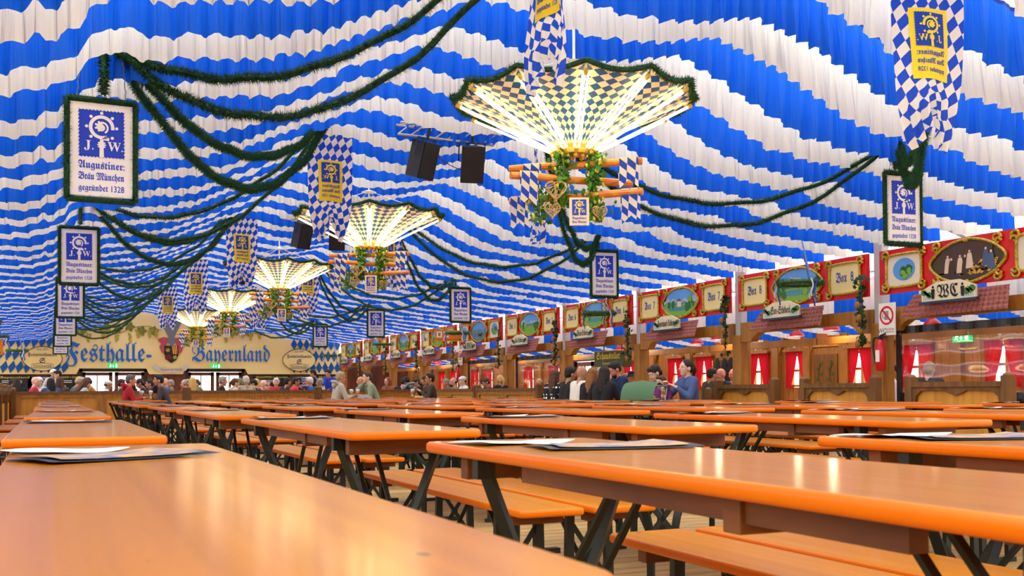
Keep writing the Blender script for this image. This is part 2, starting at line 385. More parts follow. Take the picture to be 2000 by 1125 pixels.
# ---- end wall with doors
doors = [(1.0, 3.35), (4.75, 6.95)]
b = MB()
xs = [-6, doors[0][0], doors[0][1], doors[1][0], doors[1][1], 14.6]
for a, c in ((xs[0], xs[1]), (xs[2], xs[3]), (xs[4], xs[5])): b.box(((a+c)/2, Y_END+.1, 1.25), (c-a, .1, 2.5))
for a, c in doors: b.box(((a+c)/2, Y_END+.1, 2.17), (c-a, .1, .66))
struct(b.build('wall_far', mat('red_brown_boards', (120, 58, 26), .5, noise=((8, 8, 1.5), (84, 38, 16), 3))), 'red-brown boarded end wall below the painted cloth')
M_dframe = mat('brown_door', (96, 46, 26), .45)
def glazed_door(name, w, h, panes, label, loc, rz):
    t = empty(name, loc, rz); struct(t, label)
    fr = MB(); 
    for x in (-w/2+.05, w/2-.05): fr.box((x, 0, h/2), (.1, .1, h))
    fr.box((0, 0, h-.06), (w, .1, .12)); fr.build('door_frame', mat('dark_jamb', (46, 28, 20), .5), t)
    for s in (-1, 1):
        lf = MB(); x0 = s*(w/4-.02); lw = w/2-.12
        for q in (-1, 1): lf.box((x0+q*(lw/2-.06), .02, h/2-.06), (.12, .05, h-.14))
        for z in (.12, .9, h-.2): lf.box((x0, .02, z), (lw, .05, .12))
        for k in range(1, panes): lf.box((x0-lw/2+.06+(lw-.12)*k/panes, .02, h/2), (.03, .04, h-.3))
        lf.box((x0, .02, .5), (lw-.1, .03, .7)); d = lf.build('leaf', M_dframe, t)
        g = MB(); g.box((x0, .02, (h+.7)/2), (lw-.1, .008, h-.9)); g.build('pane', M_glass, d)
        hd = MB(); hd.tube([(s*.06+x0-s*(lw/2-.05), -.02, 1.0), (s*.06+x0-s*(lw/2-.05), -.06, 1.0), (x0-s*(lw/2-.2), -.06, 1.0)], .012, 6); hd.build('handle', M_grey, d)
    return t
glazed_door('door_1', 2.35, 1.85, 2, 'double glazed exit door at the left of the end wall', (2.175, Y_END+.1, 0), 0)
glazed_door('door_2', 2.2, 1.85, 2, 'double glazed exit door at the right of the end wall', (5.85, Y_END+.1, 0), 0)

# ---- box wall on the right: boards, windows, entrance
XW = 13.6
WY = [(10.15, .62), (12.0, .66), (13.8, .66), (15.2, .62), (16.95, .64), (18.2, .62), (20.2, .6), (21.4, .6), (23.5, .6), (28.0, .6), (29.8, .6), (33.1, .6), (34.3, .6), (36.4, .6), (37.7, .6)]
WZ0, WZ1, WTOP = .95, 1.62, 2.02
ENT = (24.45, 26.9)
b = MB(); cuts = sorted([(y-w/2+.02, y+w/2-.02, WZ0, WZ1) for y, w in WY]+[(ENT[0], ENT[1], 0, 1.85)]); y0 = 2
for a, c, z0, z1 in cuts:
    b.box((XW+.05, (y0+a)/2, WTOP/2), (.1, a-y0, WTOP))
    if z0 > 0: b.box((XW+.05, (a+c)/2, z0/2), (.1, c-a, z0))
    b.box((XW+.05, (a+c)/2, (z1+WTOP)/2), (.1, c-a, WTOP-z1)); y0 = c
b.box((XW+.05, (y0+42)/2, WTOP/2), (.1, 42-y0, WTOP)); struct(b.build('wall_right', M_wallw), 'brown vertical boards at the back of the boxes')
glazed_door('door_3', 2.4, 1.85, 2, 'glazed entrance doors seen through the fifth box', (XW+.05, (ENT[0]+ENT[1])/2, 0), -PI/2)
def curtain_geo(w, h, s):
    """one side of a tied-back curtain: full at the top, drawn to its side at the foot"""
    m = MB()
    def f(u, v):
        wd = (w/2)*(1-.58*v**1.4) if v < .86 else (w/2)*(.42+.1*(v-.86)/.14)
        x = s*(w/2-u*wd); fold = .016*math.sin(u*26+v*2)*(1-.3*v)
        return (x, fold, h*(1-v))
    return m.grid(f, 28, 12)
CUR = {}
CN = ['nearest the camera, behind the clear sheet', 'second from the camera, behind the clear sheet', 'third from the camera, beside the corner post', 'fourth from the camera, just past the painted door panel',
      'right of the post with the extinguisher, near the painted door', 'left of the carved box with the painted door', 'right of the hanging coats', 'behind the woman in the blue shirt', 'right of the glazed entrance', 'just beyond the clear sheet of the fourth box', 'far side of the clear sheet of the fourth box',
      'right one behind the further clear sheet', 'left one behind the further clear sheet', 'right one of the far pair', 'left one of the far pair']
for i, (y, w) in enumerate(WY):
    t = empty(f'window_{i+1}', (XW+.05, y, WZ0), -PI/2); struct(t, 'small white-lit window with wooden bars behind red curtains')
    f = MB(); h = WZ1-WZ0
    for x in (-w/2+.04, 0, w/2-.04): f.box((x, 0, h/2), (.05, .07, h))
    for z in (.03, h*.5, h-.03): f.box((0, 0, z), (w-.04, .06, .045))
    f.build('window_frame', M_oakl, t); g = MB(); g.box((0, .01, h/2), (w-.06, .006, h-.04)); g.build('pane', M_glass, t)
    c = tag(empty('red_curtains', (XW-.06, y, WZ0-.02), -PI/2), f'pair of red curtains, {CN[i]}', 'curtains', 'red curtains at the box windows')
    for s in (-1, 1): curtain_geo(w+.06, h+.08, s).build('curtain_panel', M_curt, c, smooth=True)
    p = MB(); W2 = w/2+.06
    p.prism([(-W2, h+.06), (W2, h+.06), (W2, h+.10), (W2*.6, h+.13), (W2*.45, h+.2), (W2*.2, h+.235), (-W2*.2, h+.235), (-W2*.45, h+.2), (-W2*.6, h+.13), (-W2, h+.10)], -.05, .05); pl = p.build('pelmet', M_oak, c)
    fl = MB(); 
    for k in range(6): A = k*PI/3; fl.ball((.03*math.cos(A), -.055, h+.165+.03*math.sin(A)), (.016, .006, .016), 6, 4)
    fl.ball((0, -.06, h+.165), .012, 6, 4); fl.build('edelweiss', M_swhite, pl)
# carved pilasters and arched heads between the windows
for i, y in enumerate([11.0, 12.9, 14.5, 16.1-.55, 16.1+.52, 17.6, 19.2, 20.8, 22.4, 27.3, 28.9, 31.5, 33.7, 35.4, 37.1, 39.0]):
    b = MB(); b.box((XW-.05, y, WTOP/2), (.1, .2, WTOP)); 
    for s in (-1, 1): b.prism([(s*.1, WTOP-.42), (s*.16, WTOP-.3), (s*.2, WTOP-.14), (s*.42, WTOP), (s*.1, WTOP)], -.03, .02)
    n0 = 8; b.v = b.v[:n0]+[(XW-.05+v[1], y+v[0], v[2]) for v in b.v[n0:]]
    struct(b.build(f'trim_{20+i}', M_oak), 'carved pilaster with curved brackets on the box wall')
# painted panel door with grape vines, and carved name boards
t = tag(empty('painted_door_panel', (XW-.02, 16.1, 0), -PI/2), 'tall carved wooden door panel painted with two grape vines', 'door panel')
b = MB(); b.box((0, 0, .85), (.9, .06, 1.7)); b.build('frame', M_oak, t); b = MB(); b.box((0, -.04, .85), (.68, .03, 1.45)); b.build('panel', mat('panel_oak', (140, 92, 30), .5, noise=((14, 14, 2), (110, 70, 20), 3)), t)
b = MB()
for s in (-1, 1):
    b.mi = 0; b.tube(sline([(s*.16+.03*math.sin(k*1.4), -.06, .85+.1*k) for k in range(7)], 3), .01, 5)
    for k in range(5): b.ball((s*.16+.05*(-1)**k, -.06, 1.0+.1*k), (.045, .006, .035), 6, 4)
    b.mi = 1
    for k in range(9): b.ball((s*.16+RND.uniform(-.05, .05), -.062, .95-.02*k+RND.uniform(-.02, .02)), (.022, .008, .022), 6, 4)
b.build('vine_painting', [mat('vine_green', (70, 84, 20), .6), mat('grape_gold', (212, 170, 60), .6)], t)
b = MB(); b.prism([(-.48, 1.72), (.48, 1.72), (.5, 1.8), (.25, 1.84), (.15, 1.93), (-.15, 1.93), (-.25, 1.84), (-.5, 1.8)], -.05, .04); b.build('carved_head', M_oakl, t)
for i, (y, lb) in enumerate([(16.1, 'above the painted door panel'), (19.3, 'above the hanging coats'), (28.9, 'behind the clear sheet of the fourth box')]):
    b = MB(); b.prism([(.36*math.cos(a)*(1+.08*math.sin(5*a)), 1.98+.1*math.sin(a)*(1+.1*math.cos(4*a))) for a in [2*PI*k/20 for k in range(20)]], -.03, .03)
    o = b.build('carved_name_board', mat('slab_wood', (190, 104, 30), .5)); o.location = (XW-.14, y, 0); o.rotation_euler.z = -PI/2; tag(o, f'rough carved slab of wood {lb}', 'sign', 'carved slabs on the box wall')
# coats on a rack
t = tag(empty('coat_rack', (XW-.05, 19.25, 0), -PI/2), 'wooden coat rack board with carved top in the seventh box', 'coat rack')
b = MB(); b.prism([(-.42, 1.55), (.42, 1.55), (.42, 1.68), (.2, 1.72), (0, 1.76), (-.2, 1.72), (-.42, 1.68)], -.04, .02); b.build('board', M_oak, t)
for k in range(5): h = MB(); h.tube([(-.3+.15*k, -.04, 1.62), (-.3+.15*k, -.1, 1.6), (-.3+.15*k, -.1, 1.64)], .008, 6); h.build('hook', M_grey, t)
for k, (dx, c, lb) in enumerate([(-.25, (30, 44, 24), 'olive green coat hanging on the rack'), (.02, (16, 20, 34), 'long dark navy coat hanging in the middle of the rack'), (.26, (12, 14, 20), 'black coat hanging at the right end of the rack')]):
    m = MB(); m.grid(lambda u, v: ((.05+.13*v**.5)*math.cos(2*PI*u)*(1+.1*math.sin(6*PI*u)*v), -.13+.07*v**.4*math.sin(2*PI*u), 1.6-.8*v), 24, 8)
    o = m.build('coat', mat('coat%d' % k, c, .9), smooth=True); o.location = (XW-.05, 19.25-dx, 0); o.rotation_euler.z = -PI/2; tag(o, lb, 'coat', 'coats on the rack')
# ---------------------------------------------------------------- ceiling strips
BAY = 6.35
CY = [8.03+BAY*k for k in range(5)]                 # chandeliers
FX, RX = .335, 8.0
SY = [8.13+BAY*k for k in range(6)]; RY = [8.3+6.38*k for k in range(5)]
def chand_ref(y):
    """which chandelier a strip lies just beyond"""
    k = sum(1 for c in CY if c < y)
    return 'in front of the nearest chandelier' if k == 0 else 'beyond the %s chandelier' % (ORD[k-1])
def strip_mesh(seed, name, m1, m2):
    r = random.Random(seed); mb = MB()
    ph = [r.uniform(0, 6.28) for _ in range(6)]
    def run(xa, xb, zb, drop, amp):
        n = int((xb-xa)/.021); cols = []; p = 0
        rows = [0, .06, .3, .65, 1.0]
        jit = 0; base = len(mb.v); vs = []
        for i in range(n+1):
            x = xa+(xb-xa)*i/n
            w = .16+.05*math.sin(x*1.7+ph[0])
            p += (xb-xa)/n/w*2*PI
            if i % 9 == 0: jit = r.uniform(-.018, .018)
            for q in rows:
                a = amp*(.25+.75*q)
                y = a*(math.sin(p+ph[1]*q*.3)+.35*math.sin(2.7*p+ph[2]))+.03*q*math.sin(x*2.1+ph[3])
                z = zb(x)+drop*(1-q)+(jit if q == 1 else 0)+.012*math.sin(x*3+ph[4])*q
                vs.append((x+.3*a*math.cos(p), y, z))
        R = len(rows)
        fs = [(i*R+j, i*R+j+1, (i+1)*R+j+1, (i+1)*R+j) for i in range(n) for j in range(R-1)]
        mb.mi = 0; mb._add(vs, fs); mb.m[-len(fs):] = [1 if k % (R-1) == 0 else 0 for k in range(len(fs))]
    run(-2.3, 10.72, z_lining, .54, .05)
    run(10.95, 13.5, lambda x: 1.97+.08*math.cos((x-12.2)*2.6), .66, .035)
    run(-5.2, -2.6, lambda x: 2.2+.1*math.cos((x+4)*2.6), .5, .035)
    return mb.mesh(name, [m1, m2], smooth=True)
strips = {c: [strip_mesh(q*7+3, 'ceiling_strip_'+c, mm, hh) for q in range(3)] for c, mm, hh in (('blue', M_blue, M_hemb), ('white', M_white, M_hemw))}
STEP = .575; y = 7.04-6*STEP; k = 0; cnt = {}
while y < Y_END-.25:
    c = 'blue' if k % 2 == 0 else 'white'
    o = obj('ceiling_strip', strips[c][(k//2) % 3], None, (0, y, -.008 if c == 'blue' else .006)); ref = chand_ref(y); cnt[(c, ref)] = cnt.get((c, ref), 0)+1
    n = cnt[(c, ref)]
    lb = '%s ruffled ceiling strip, the %s %s one %s' % (c, ['first', 'second', 'third', 'fourth', 'fifth', 'sixth', 'seventh', 'eighth', 'ninth', 'tenth'][n-1], c, ref)
    tag(o, lb, 'ceiling cloth', c+' ruffled strips across the ceiling')
    y += STEP; k += 1

# ---------------------------------------------------------------- fir garlands
def needles(mb, pts, dens, ln, r):
    """short fir needles standing round a core line"""
    P = [Vector(p) for p in pts]
    for a, b2 in zip(P, P[1:]):
        d = b2-a; L = d.length
        if L < 1e-5: continue
        t = d/L; u = t.orthogonal().normalized(); w = t.cross(u)
        for _ in range(max(1, int(dens*L+r.random()))):
            A = r.uniform(0, 2*PI); o = a+d*r.random(); l = ln*r.uniform(.7, 1.15)
            dr = (u*math.cos(A)+w*math.sin(A))+t*r.uniform(-.35, .6); dr.normalize()
            sd = dr.cross(t)
            if sd.length < 1e-4: continue
            sd.normalize(); wd = .005
            n = len(mb.v); mb.v += [tuple(o+sd*wd), tuple(o-sd*wd), tuple(o+dr*l)]; mb.f.append((n, n+1, n+2)); mb.m.append(mb.mi)
def swag(p, q, sag, dens, rr, seed, tail=None):
    r = random.Random(seed); p, q = Vector(p), Vector(q); pts = []
    for i in range(29):
        t = i/28; v = p.lerp(q, t); v.z -= sag*4*t*(1-t); v.x += .012*math.sin(t*31+seed); v.z += .01*math.sin(t*43+seed); pts.append(v)
    mb = MB(); mb.tube(pts, rr*.5, 6); needles(mb, pts, dens, rr+.016, r)
    if tail:
        tp = [p+Vector((tail, -.02*i, -.1*i+.15)) for i in range(6)]; mb.tube(tp, rr*.6, 6); needles(mb, tp, dens, rr+.022, r)
    return mb
BLX, BRX = 3.06, 5.5
BLY = [5.9+BAY*k for k in range(7)]; BRY = [5.3+BAY*k for k in range(6)]
NEAR = ['nearest', 'second', 'third', 'fourth', 'fifth', 'sixth']
def swags(side, anchors, ax, az, fold, fx):
    for k, y in enumerate(anchors):
        for far in (0, 1):
            yy = fold[k+far] if k+far < len(fold) else None
            if yy is None or yy > 41: continue
            for up in (1, 0):
                sag = {'left': (.98, .66), 'right': (1.12, .86)}[side][up]
                dens = 950 if y < 10 else 520 if y < 18 else 260
                m = swag((ax+.05*up, y+.06*up, az), (fx, yy, 4.25), sag, dens*2.3, .042, k*8+far*2+up, tail=-.12 if far and up else None)
                o = m.build('fir_garland', M_fir)
                tag(o, 'dark green fir garland, %s swag from the %s %s sign %s' % ('upper' if up else 'lower', NEAR[k], side+'-hand', 'away down the hall' if far else 'back towards the camera'), 'garland', 'fir garlands under the ceiling')
swags('left', SY, .42, 3.42, BLY, BLX); swags('right', RY, RX-.05, 3.5, BRY, BRX)

# ---------------------------------------------------------------- brewery emblem
def emblem(blue, pale, s, x, z, y=0, mir=1, eps=.002):
    """stamp-edged square with crozier and the letters J. W.; s = width of the square; (x, z) its middle top"""
    H = 1.1
    B0, P0 = MB(), MB()
    e = []; n = 13
    def saw(a, b2, nx):
        for i in range(n):
            t = i/n; px, pz = a[0]+(b2[0]-a[0])*t, a[1]+(b2[1]-a[1])*t
            e.append((px, pz)); t2 = (i+.75)/n; e.append((a[0]+(b2[0]-a[0])*t2+nx[0]*.03, a[1]+(b2[1]-a[1])*t2+nx[1]*.03))
    saw((-.5, 0), (.5, 0), (0, -1)); saw((.5, 0), (.5, -H), (-1, 0)); saw((.5, -H), (-.5, -H), (0, 1)); saw((-.5, -H), (-.5, 0), (1, 0))
    B0.grid(lambda u, v: (-.47+.94*u, 0, -.03-(H-.06)*v), 8, 9)
    for q in range(0, len(e), 2): a, c = e[q], e[(q+2) % len(e)]; k_ = e[q+1]; B0.poly([(a[0], 0, a[1]), (k_[0], 0, k_[1]), (.94*k_[0]/.97, 0, -H/2+(k_[1]+H/2)*.955), (.94*a[0], 0, -H/2+(a[1]+H/2)*.945)])
    cx, cz, R = 0, -.40, .235
    arc = [(cx+R*math.cos(a), cz+R*math.sin(a)) for a in [math.radians(-20+ -k*0+0) for k in range(0)]]
    ring = [(cx+R*math.cos(math.radians(a)), cz+R*math.sin(math.radians(a))) for a in range(-10, 301, 10)]
    ring = ring+[(cx+.02, cz-R-.03), (cx+.16, cz-R-.025)]
    ribbon2d(P0, ring, .075, -eps)
    for a in (0, 45, 90, 135, 180, 225, 315): disc2d(P0, cx+(R+.085)*math.cos(math.radians(a)), cz+(R+.085)*math.sin(math.radians(a)), .036, -eps, 10)
    spi = [(cx+(.14-.10*k/22)*math.cos(math.radians(-60+k*22)), cz+(.14-.10*k/22)*math.sin(math.radians(-60+k*22))) for k in range(23)]
    ribbon2d(P0, spi, .04, -eps*1.2); disc2d(P0, cx-.03, cz+.02, .075, -eps*1.1, 9)
    for a in range(60, 300, 48): disc2d(P0, cx-.03+.1*math.cos(math.radians(a)), cz+.02+.1*math.sin(math.radians(a)), .026, -eps, 8)
    ribbon2d(P0, [(0, cz-R-.02), (0, -H+.015)], [.07, .10], -eps*.9)
    for dz, w in ((-.755, .085), (-.80, .10), (-.845, .085)): disc2d(P0, 0, dz, w, -eps*1.3, 12, .026)
    put_text(P0, serif('J')+'.', .30, -.27, -eps, -.92); put_text(P0, serif('W')+'.', .30, .29, -eps, -.92)
    for src, dst in ((B0, blue), (P0, pale)):
        dst._add([(x+mir*v[0]*s, y+v[1], z+v[2]*s) for v in src.v], src.f)
def brew_text(mb, s, x, z, y=0, mir=1):
    T = MB()
    put_text(T, frak('Augustiner')+':', .235, 0, 0, -1.345, width=.98, bold=.0025)
    put_text(T, frak('Brau Munchen'), .225, 0, 0, -1.60, width=.97, dots=(.235, .58), bold=.0025)
    put_text(T, frak('gegrundet')+' 1328', .20, 0, 0, -1.855, width=.97, dots=(.32,), bold=.002)
    mb._add([(x+mir*v[0]*s, y+v[1], z+v[2]*s) for v in T.v], T.f)

# ---- framed signs on chains
def framed_sign(dens):
    t = empty('brewery_sign')
    b = MB(); b.box((0, 0, -.435), (.50, .025, .77)); b.build('panel', M_swhite, t)
    bl, wh = MB(), MB(); emblem(bl, wh, .365, 0, -.10, -.0145); tx = MB(); brew_text(tx, .365, 0, -.10, -.0145)
    em = bl.build('emblem', M_sblue, t); wh.build('crozier', M_swhite, em); tx.build('lettering', M_sblue, t)
    g = MB(); r = random.Random(5); cor = [(-.265, 0, -.02), (.265, 0, -.02), (.265, 0, -.85), (-.265, 0, -.85), (-.265, 0, -.02)]
    for a, c in zip(cor, cor[1:]): g.tube([a, c], .026, 6); needles(g, [a, c], dens, .055, r)
    g.build('garland_border', M_fir, t)
    for s in (-1, 1):
        c = MB(); 
        for i in range(9): c.tube([(s*(.19-.004*i), 0, .0+.05*i), (s*(.19-.004*i)+.008*(i % 2), .008*((i+1) % 2), .025+.05*i), (s*(.19-.004*(i+1)), 0, .05+.05*i)], .004, 5)
        c.build('chain', M_grey, t)
    KIDS[t.name] = list(t.children); KIDS[em.name] = list(em.children)
    return t
sg = framed_sign(2600); first = True
for side, X, YS in (('left', FX, SY), ('right', RX, RY)):
    for k, y in enumerate(YS):
        if first: o = sg; first = False
        else: o = copy_tree(sg)
        o.location = (X, y, 3.045 if side == 'left' else 3.13); o.scale = (.87, .87, .87); o.rotation_euler.z = RND.uniform(-.06, .06)
        tag(o, 'blue and white brewery sign framed in fir, %s in the %s-hand row' % (['nearest', 'second', 'third', 'fourth', 'fifth', 'farthest'][k] if k < len(YS)-1 else 'farthest', side), 'sign', 'brewery signs framed in fir')

# ---------------------------------------------------------------- gathered lozenge banners
def banner_mesh(seed, twist):
    r = random.Random(seed); m = MB(); nu, nv = 26, 40; Hh = 1.75; Wd = .62
    def f(u, v):
        x = (u-.5)*Wd; z = -v*Hh
        g = max(0, (v-.66)/.34)
        y = .02*math.sin(u*9+seed)+.035*math.sin(v*5+u*3)
        if g > 0:
            q = 1-abs(2*u-1)                        # cloth pulled up in the middle by a cord
            z += .30*g*q**1.6-.03*math.sin(u*40)*g*q
            x *= 1-.42*g**2.2
            y += .045*math.sin(u*44+1)*g-.05*g*q
        A = twist*(.5+v); c, s = math.cos(A), math.sin(A)
        return (x*c-y*s, x*s+y*c, z)
    m.grid(f, nu, nv)
    def patch(x, v):
        return Vector(f(x/Wd+.5, v))
    return m, f, Wd, Hh, nu, nv
def banner(seed, twist):
    m, f, Wd, Hh, nu, nv = banner_mesh(seed, twist)
    t = empty('lozenge_banner')
    me = m.mesh('cloth', M_flag, smooth=True)
    uv = me.uv_layers.new(name='UVMap')
    for p in me.polygons:
        for li in p.loop_indices:
            vi = me.loops[li].vertex_index; i, j = vi % (nu+1), vi//(nu+1)
            uv.data[li].uv = ((i/nu)*Wd/.105+(j/nv)*Hh/.155*.45, (j/nv)*Hh/.155)
    cl = obj('cloth', me, t)
    # yellow patch with the mirrored emblem: we see the back of the cloth
    yl, bl, pa, tx = MB(), MB(), MB(), MB(); s = .27
    yl.grid(lambda u, v: ((u-.5)*.34, 0, -.58-v*.60), 6, 8); emblem(bl, pa, s, 0, -.61, 0, -1); brew_text(tx, s, 0, -.61, 0, -1)
    for sd in (1, -1):
        par = cl
        for mb, nm, mt, off in ((yl, 'patch', M_yel, .005), (bl, 'emblem', M_fblue, .008), (pa, 'crozier', M_yel, .011), (tx, 'lettering', M_fblue, .008)):
            q = MB(); q.f = list(mb.f); q.m = list(mb.m)
            for v in mb.v:
                a = Vector(f(v[0]/Wd+.5, -v[2]/Hh)); dx = Vector(f(v[0]/Wd+.51, -v[2]/Hh))-a; n = Vector((dx.y, -dx.x, 0)).normalized()
                q.v.append(tuple(a+n*off*sd))
            q.build(nm, mt, par)
    c = MB(); c.tube([(-.31, 0, .01), (.31, 0, .01)], .012, 6); c.tube([(0, 0, .01), (0, 0, .3)], .005, 5); c.build('rod', M_grey, t)
    KIDS[t.name] = list(t.children); KIDS[cl.name] = list(cl.children)
    return t
bA, bB = banner(1, 0.0), banner(2, .12)
usedb = set()
for side, X, YS in (('left', BLX, BLY[:5]), ('right', BRX, BRY[:5])):
    for k, y in enumerate(YS):
        src = bA if (k+(side == 'right')) % 2 else bB
        o = src if src.name not in usedb else copy_tree(src); usedb.add(src.name)
        o.scale = (.86, .86, .84); o.location = (X-(.18 if side == 'left' and k == 0 else 0), y+.15, 4.17-(.17 if side == 'right' and k == 0 else 0)+(.12 if side == 'left' and k == 0 else 0)); o.rotation_euler.z = {('left', 0): 1.47, ('right', 1): 1.22, ('right', 0): -.1}.get((side, k), RND.uniform(-.12, .12))
        tag(o, 'blue and white lozenge banner with yellow patch, %s in the %s-hand row of banners' % (['nearest', 'second', 'third', 'fourth', 'farthest'][k], side), 'banner', 'lozenge banners by the chandeliers')

# ---------------------------------------------------------------- chandeliers
M_tubel = mat('fluorescent_tube', (255, 244, 214), .5, emit=(255, 226, 160), estr=7.5)
M_hub = mat('lamp_hub', (226, 190, 90), .4)
M_log = mat('debarked_log', (222, 146, 60), .45, noise=((5, 30, 30), (186, 100, 32), 3))
M_ivy = mat('ivy_leaf', (84, 150, 34), .55, noise=((9, 9, 9), (30, 92, 20), 2)); M_hop = mat('hop_cone', (200, 196, 70), .7)
M_wick = mat('pale_wicker', (200, 174, 118), .6)
def leaf(mb, c, r, rnd):
    n = Vector((rnd.uniform(-1, 1), rnd.uniform(-1, 1), rnd.uniform(-.5, .8))).normalized(); u = n.orthogonal().normalized(); w = n.cross(u)
    sh = [(0, 1), (.45, .55), (.95, .45), (.6, -.05), (.7, -.7), (0, -.4), (-.7, -.7), (-.6, -.05), (-.95, .45), (-.45, .55)]
    mb.poly([Vector(c)+(u*a+w*b2)*r+n*(.25*r*abs(a)) for a, b2 in sh])
NR = 12; RR, ZR, R0 = 1.04, .43, .17
def chandelier():
    t = empty('chandelier'); rnd = random.Random(4)
    # lozenge cloth between the ribs, sagging a little and scalloped at the rim; origin at the hub
    sh = MB(); nu, nv = NR*8, 14
    def f(u, v):
        a = 2*PI*u; loc = (u*NR) % 1; sg = math.sin(PI*loc)
        r = R0+(RR-R0)*v; r2 = r*(1-.045*sg*v)
        z = .02+ZR*(v**.82)-.05*sg*v*v
        return (r2*math.cos(a), r2*math.sin(a), z)
    sh.grid(f, nu, nv)
    me = sh.mesh('shade', M_lamp, smooth=True); uv = me.uv_layers.new(name='UVMap')
    for p in me.polygons:
        for li in p.loop_indices:
            vi = me.loops[li].vertex_index; i, j = vi % (nu+1), vi//(nu+1)
            r = R0+(RR-R0)*j/nv; uv.data[li].uv = (i/nu*NR*4, r/.092)
    shade = obj('shade', me, t)
    for k in range(NR):
        a = 2*PI*(k+.5)/NR-.0; a = 2*PI*k/NR; ca, sa = math.cos(a), math.sin(a)
        rb = MB(); rb.tube([(R0*.8*ca, R0*.8*sa, .03)]+[((R0+(RR-R0)*v)*ca, (R0+(RR-R0)*v)*sa, .015+ZR*v**.82) for v in (.2, .4, .6, .8, 1)], .012, 6); r_ = rb.build('rib', M_swhite, t)
        tb = MB(); tx, ty = -sa*.02, ca*.02
        p0 = Vector(((R0+.03)*ca, (R0+.03)*sa, -.015)); p1 = Vector(((RR-.07)*ca, (RR-.07)*sa, ZR-.065))
        tb.tube([p0+Vector((tx, ty, 0)), p1+Vector((tx, ty, 0))], .009, 8); tb.tube([p0-Vector((tx, ty, 0)), p1-Vector((tx, ty, 0))], .009, 8); tb.build('light_tube', M_tubel, r_)
        h = MB(); h.cyl(p0-Vector((ca, sa, .5))*.05, p0, .02, 8); h.build('socket', M_hub, r_); h = MB(); h.cyl(p1, p1+Vector((ca, sa, .5))*.04, .018, 8); h.build('socket', M_hub, r_)
    g = MB(); rim = [Vector(f(i/96, 1.0)) for i in range(97)]; g.tube(rim, .022, 6); needles(g, rim, 900, .05, rnd); g.build('garland_rim', M_fir, t)
    hb = MB(); hb.lathe([(.03, -.05), (.12, -.04), (.125, 0), (.15, .03), (.1, .06), (.02, .07)], 18); 
    for k in range(8): A = k*PI/4; hb.ball((.09*math.cos(A), .09*math.sin(A), -.06), .018, 8, 5)
    hb.build('hub', M_hub, t)
    rd = MB(); rd.cyl((0, 0, .05), (0, 0, 1.15), .012, 8); rd.lathe([(.02, .78), (.11, .75), (.02, .74)], 12); 
    for k in range(6): A = k*PI/3; rd.tube([(.05*math.cos(A), .05*math.sin(A), .75), (RR*.97*math.cos(A), RR*.97*math.sin(A), ZR)], .003, 4)
    rd.tube([(0, 0, -.03), (0, 0, -.5)], .005, 5); rd.build('hanging_rod', M_swhite, t)
    for z, an, L, dx in ((-.13, .30, 1.16, 0), (-.255, -.36, 1.14, -.02), (-.40, .42, 1.2, 0)):
        lg = MB(); c, s = math.cos(an), math.sin(an)
        # the logs lie at an angle in plan, each turned a little from the one above
        pts = [(dx+(q-.5)*L*c, -(q-.5)*L*s*.9, z+.006*math.sin(q*9)) for q in (0, .25, .5, .75, 1)]; lg.tube(pts, [.030, .032, .031, .033, .031], 10); lo = lg.build('log', M_log, t, smooth=False)
    # pennants over the logs
    def pen(x, y, z, rz, h=.26, w=.16):
        m = MB(); c, s = math.cos(rz), math.sin(rz)
        P = [(-w/2, 0), (w/2, 0), (w/2, -h), (0, -h+.07), (-w/2, -h)]
        m.poly([(x+a*c, y+a*s-.035, z+b2) for a, b2 in P]); m.poly([(x+a*c, y+a*s+.035, z+b2*.85) for a, b2 in P])
        m.poly([(x-w/2*c, y-w/2*s-.035, z), (x+w/2*c, y+w/2*s-.035, z), (x+w/2*c, y+w/2*s+.035, z), (x-w/2*c, y-w/2*s+.035, z)])
        me = m.mesh('pennant', M_flag); uv = me.uv_layers.new(name='UVMap')
        for p in me.polygons:
            for li in p.loop_indices:
                v = me.vertices[me.loops[li].vertex_index].co; uv.data[li].uv = (((v.x-x)*c+(v.y-y)*s)/.075+.9*(v.z-z)/.12, (v.z-z)/.12)
        obj('pennant', me, t)
    pen(.44, -.13, -.095, -.3); pen(-.40, -.14, -.215, .35, .3); pen(.45, -.17, -.365, -.4, .3); pen(-.47, .19, -.365, -.4, .3); pen(-.36, .1, -.1, -.3, .2)
    for x, y, z0, z1, n in ((-.12, -.05, .0, -.50, 190), (.16, -.06, .0, -.62, 230), (-.3, -.04, -.34, -.64, 70)):
        v = MB(); v.tube([(x+.015*math.sin(q*5), y, z0+(z1-z0)*q/5) for q in range(6)], .008, 5)
        for _ in range(n):
            q = rnd.random(); z = z0+(z1-z0)*q; leaf(v, (x+rnd.gauss(0, .035+.02*q), y+rnd.gauss(0, .035), z), rnd.uniform(.018, .036), rnd)
        v.mi = 1
        for _ in range(n//5): q = rnd.random(); v.ball((x+rnd.gauss(0, .05), y+rnd.gauss(0, .04), z0+(z1-z0)*q), (.012, .012, .018), 6, 4)
        v.build('vine', [M_ivy, M_hop], t)
    for x, z, s in ((-.17, -.36, .1), (-.20, -.53, .075), (.2, -.55, .07)):
        m = MB(); r = random.Random(int(x*100))
        def hp(a, k=1): return Vector((x+s*k*.9*(math.sin(a)**3), -.1+r.uniform(-.02, .02), z+s*k*.06*(13*math.cos(a)-5*math.cos(2*a)-2*math.cos(3*a)-math.cos(4*a))))
        m.tube([hp(2*PI*i/24) for i in range(24)], .006, 5, closed=True); m.tube([hp(2*PI*i/24, .93) for i in range(24)], .005, 5, closed=True)
        for _ in range(26):
            m.tube([hp(r.uniform(0, 6.28)), hp(r.uniform(0, 6.28), .8)], .0035, 4)
        m.build('wicker_heart', M_wick, t)
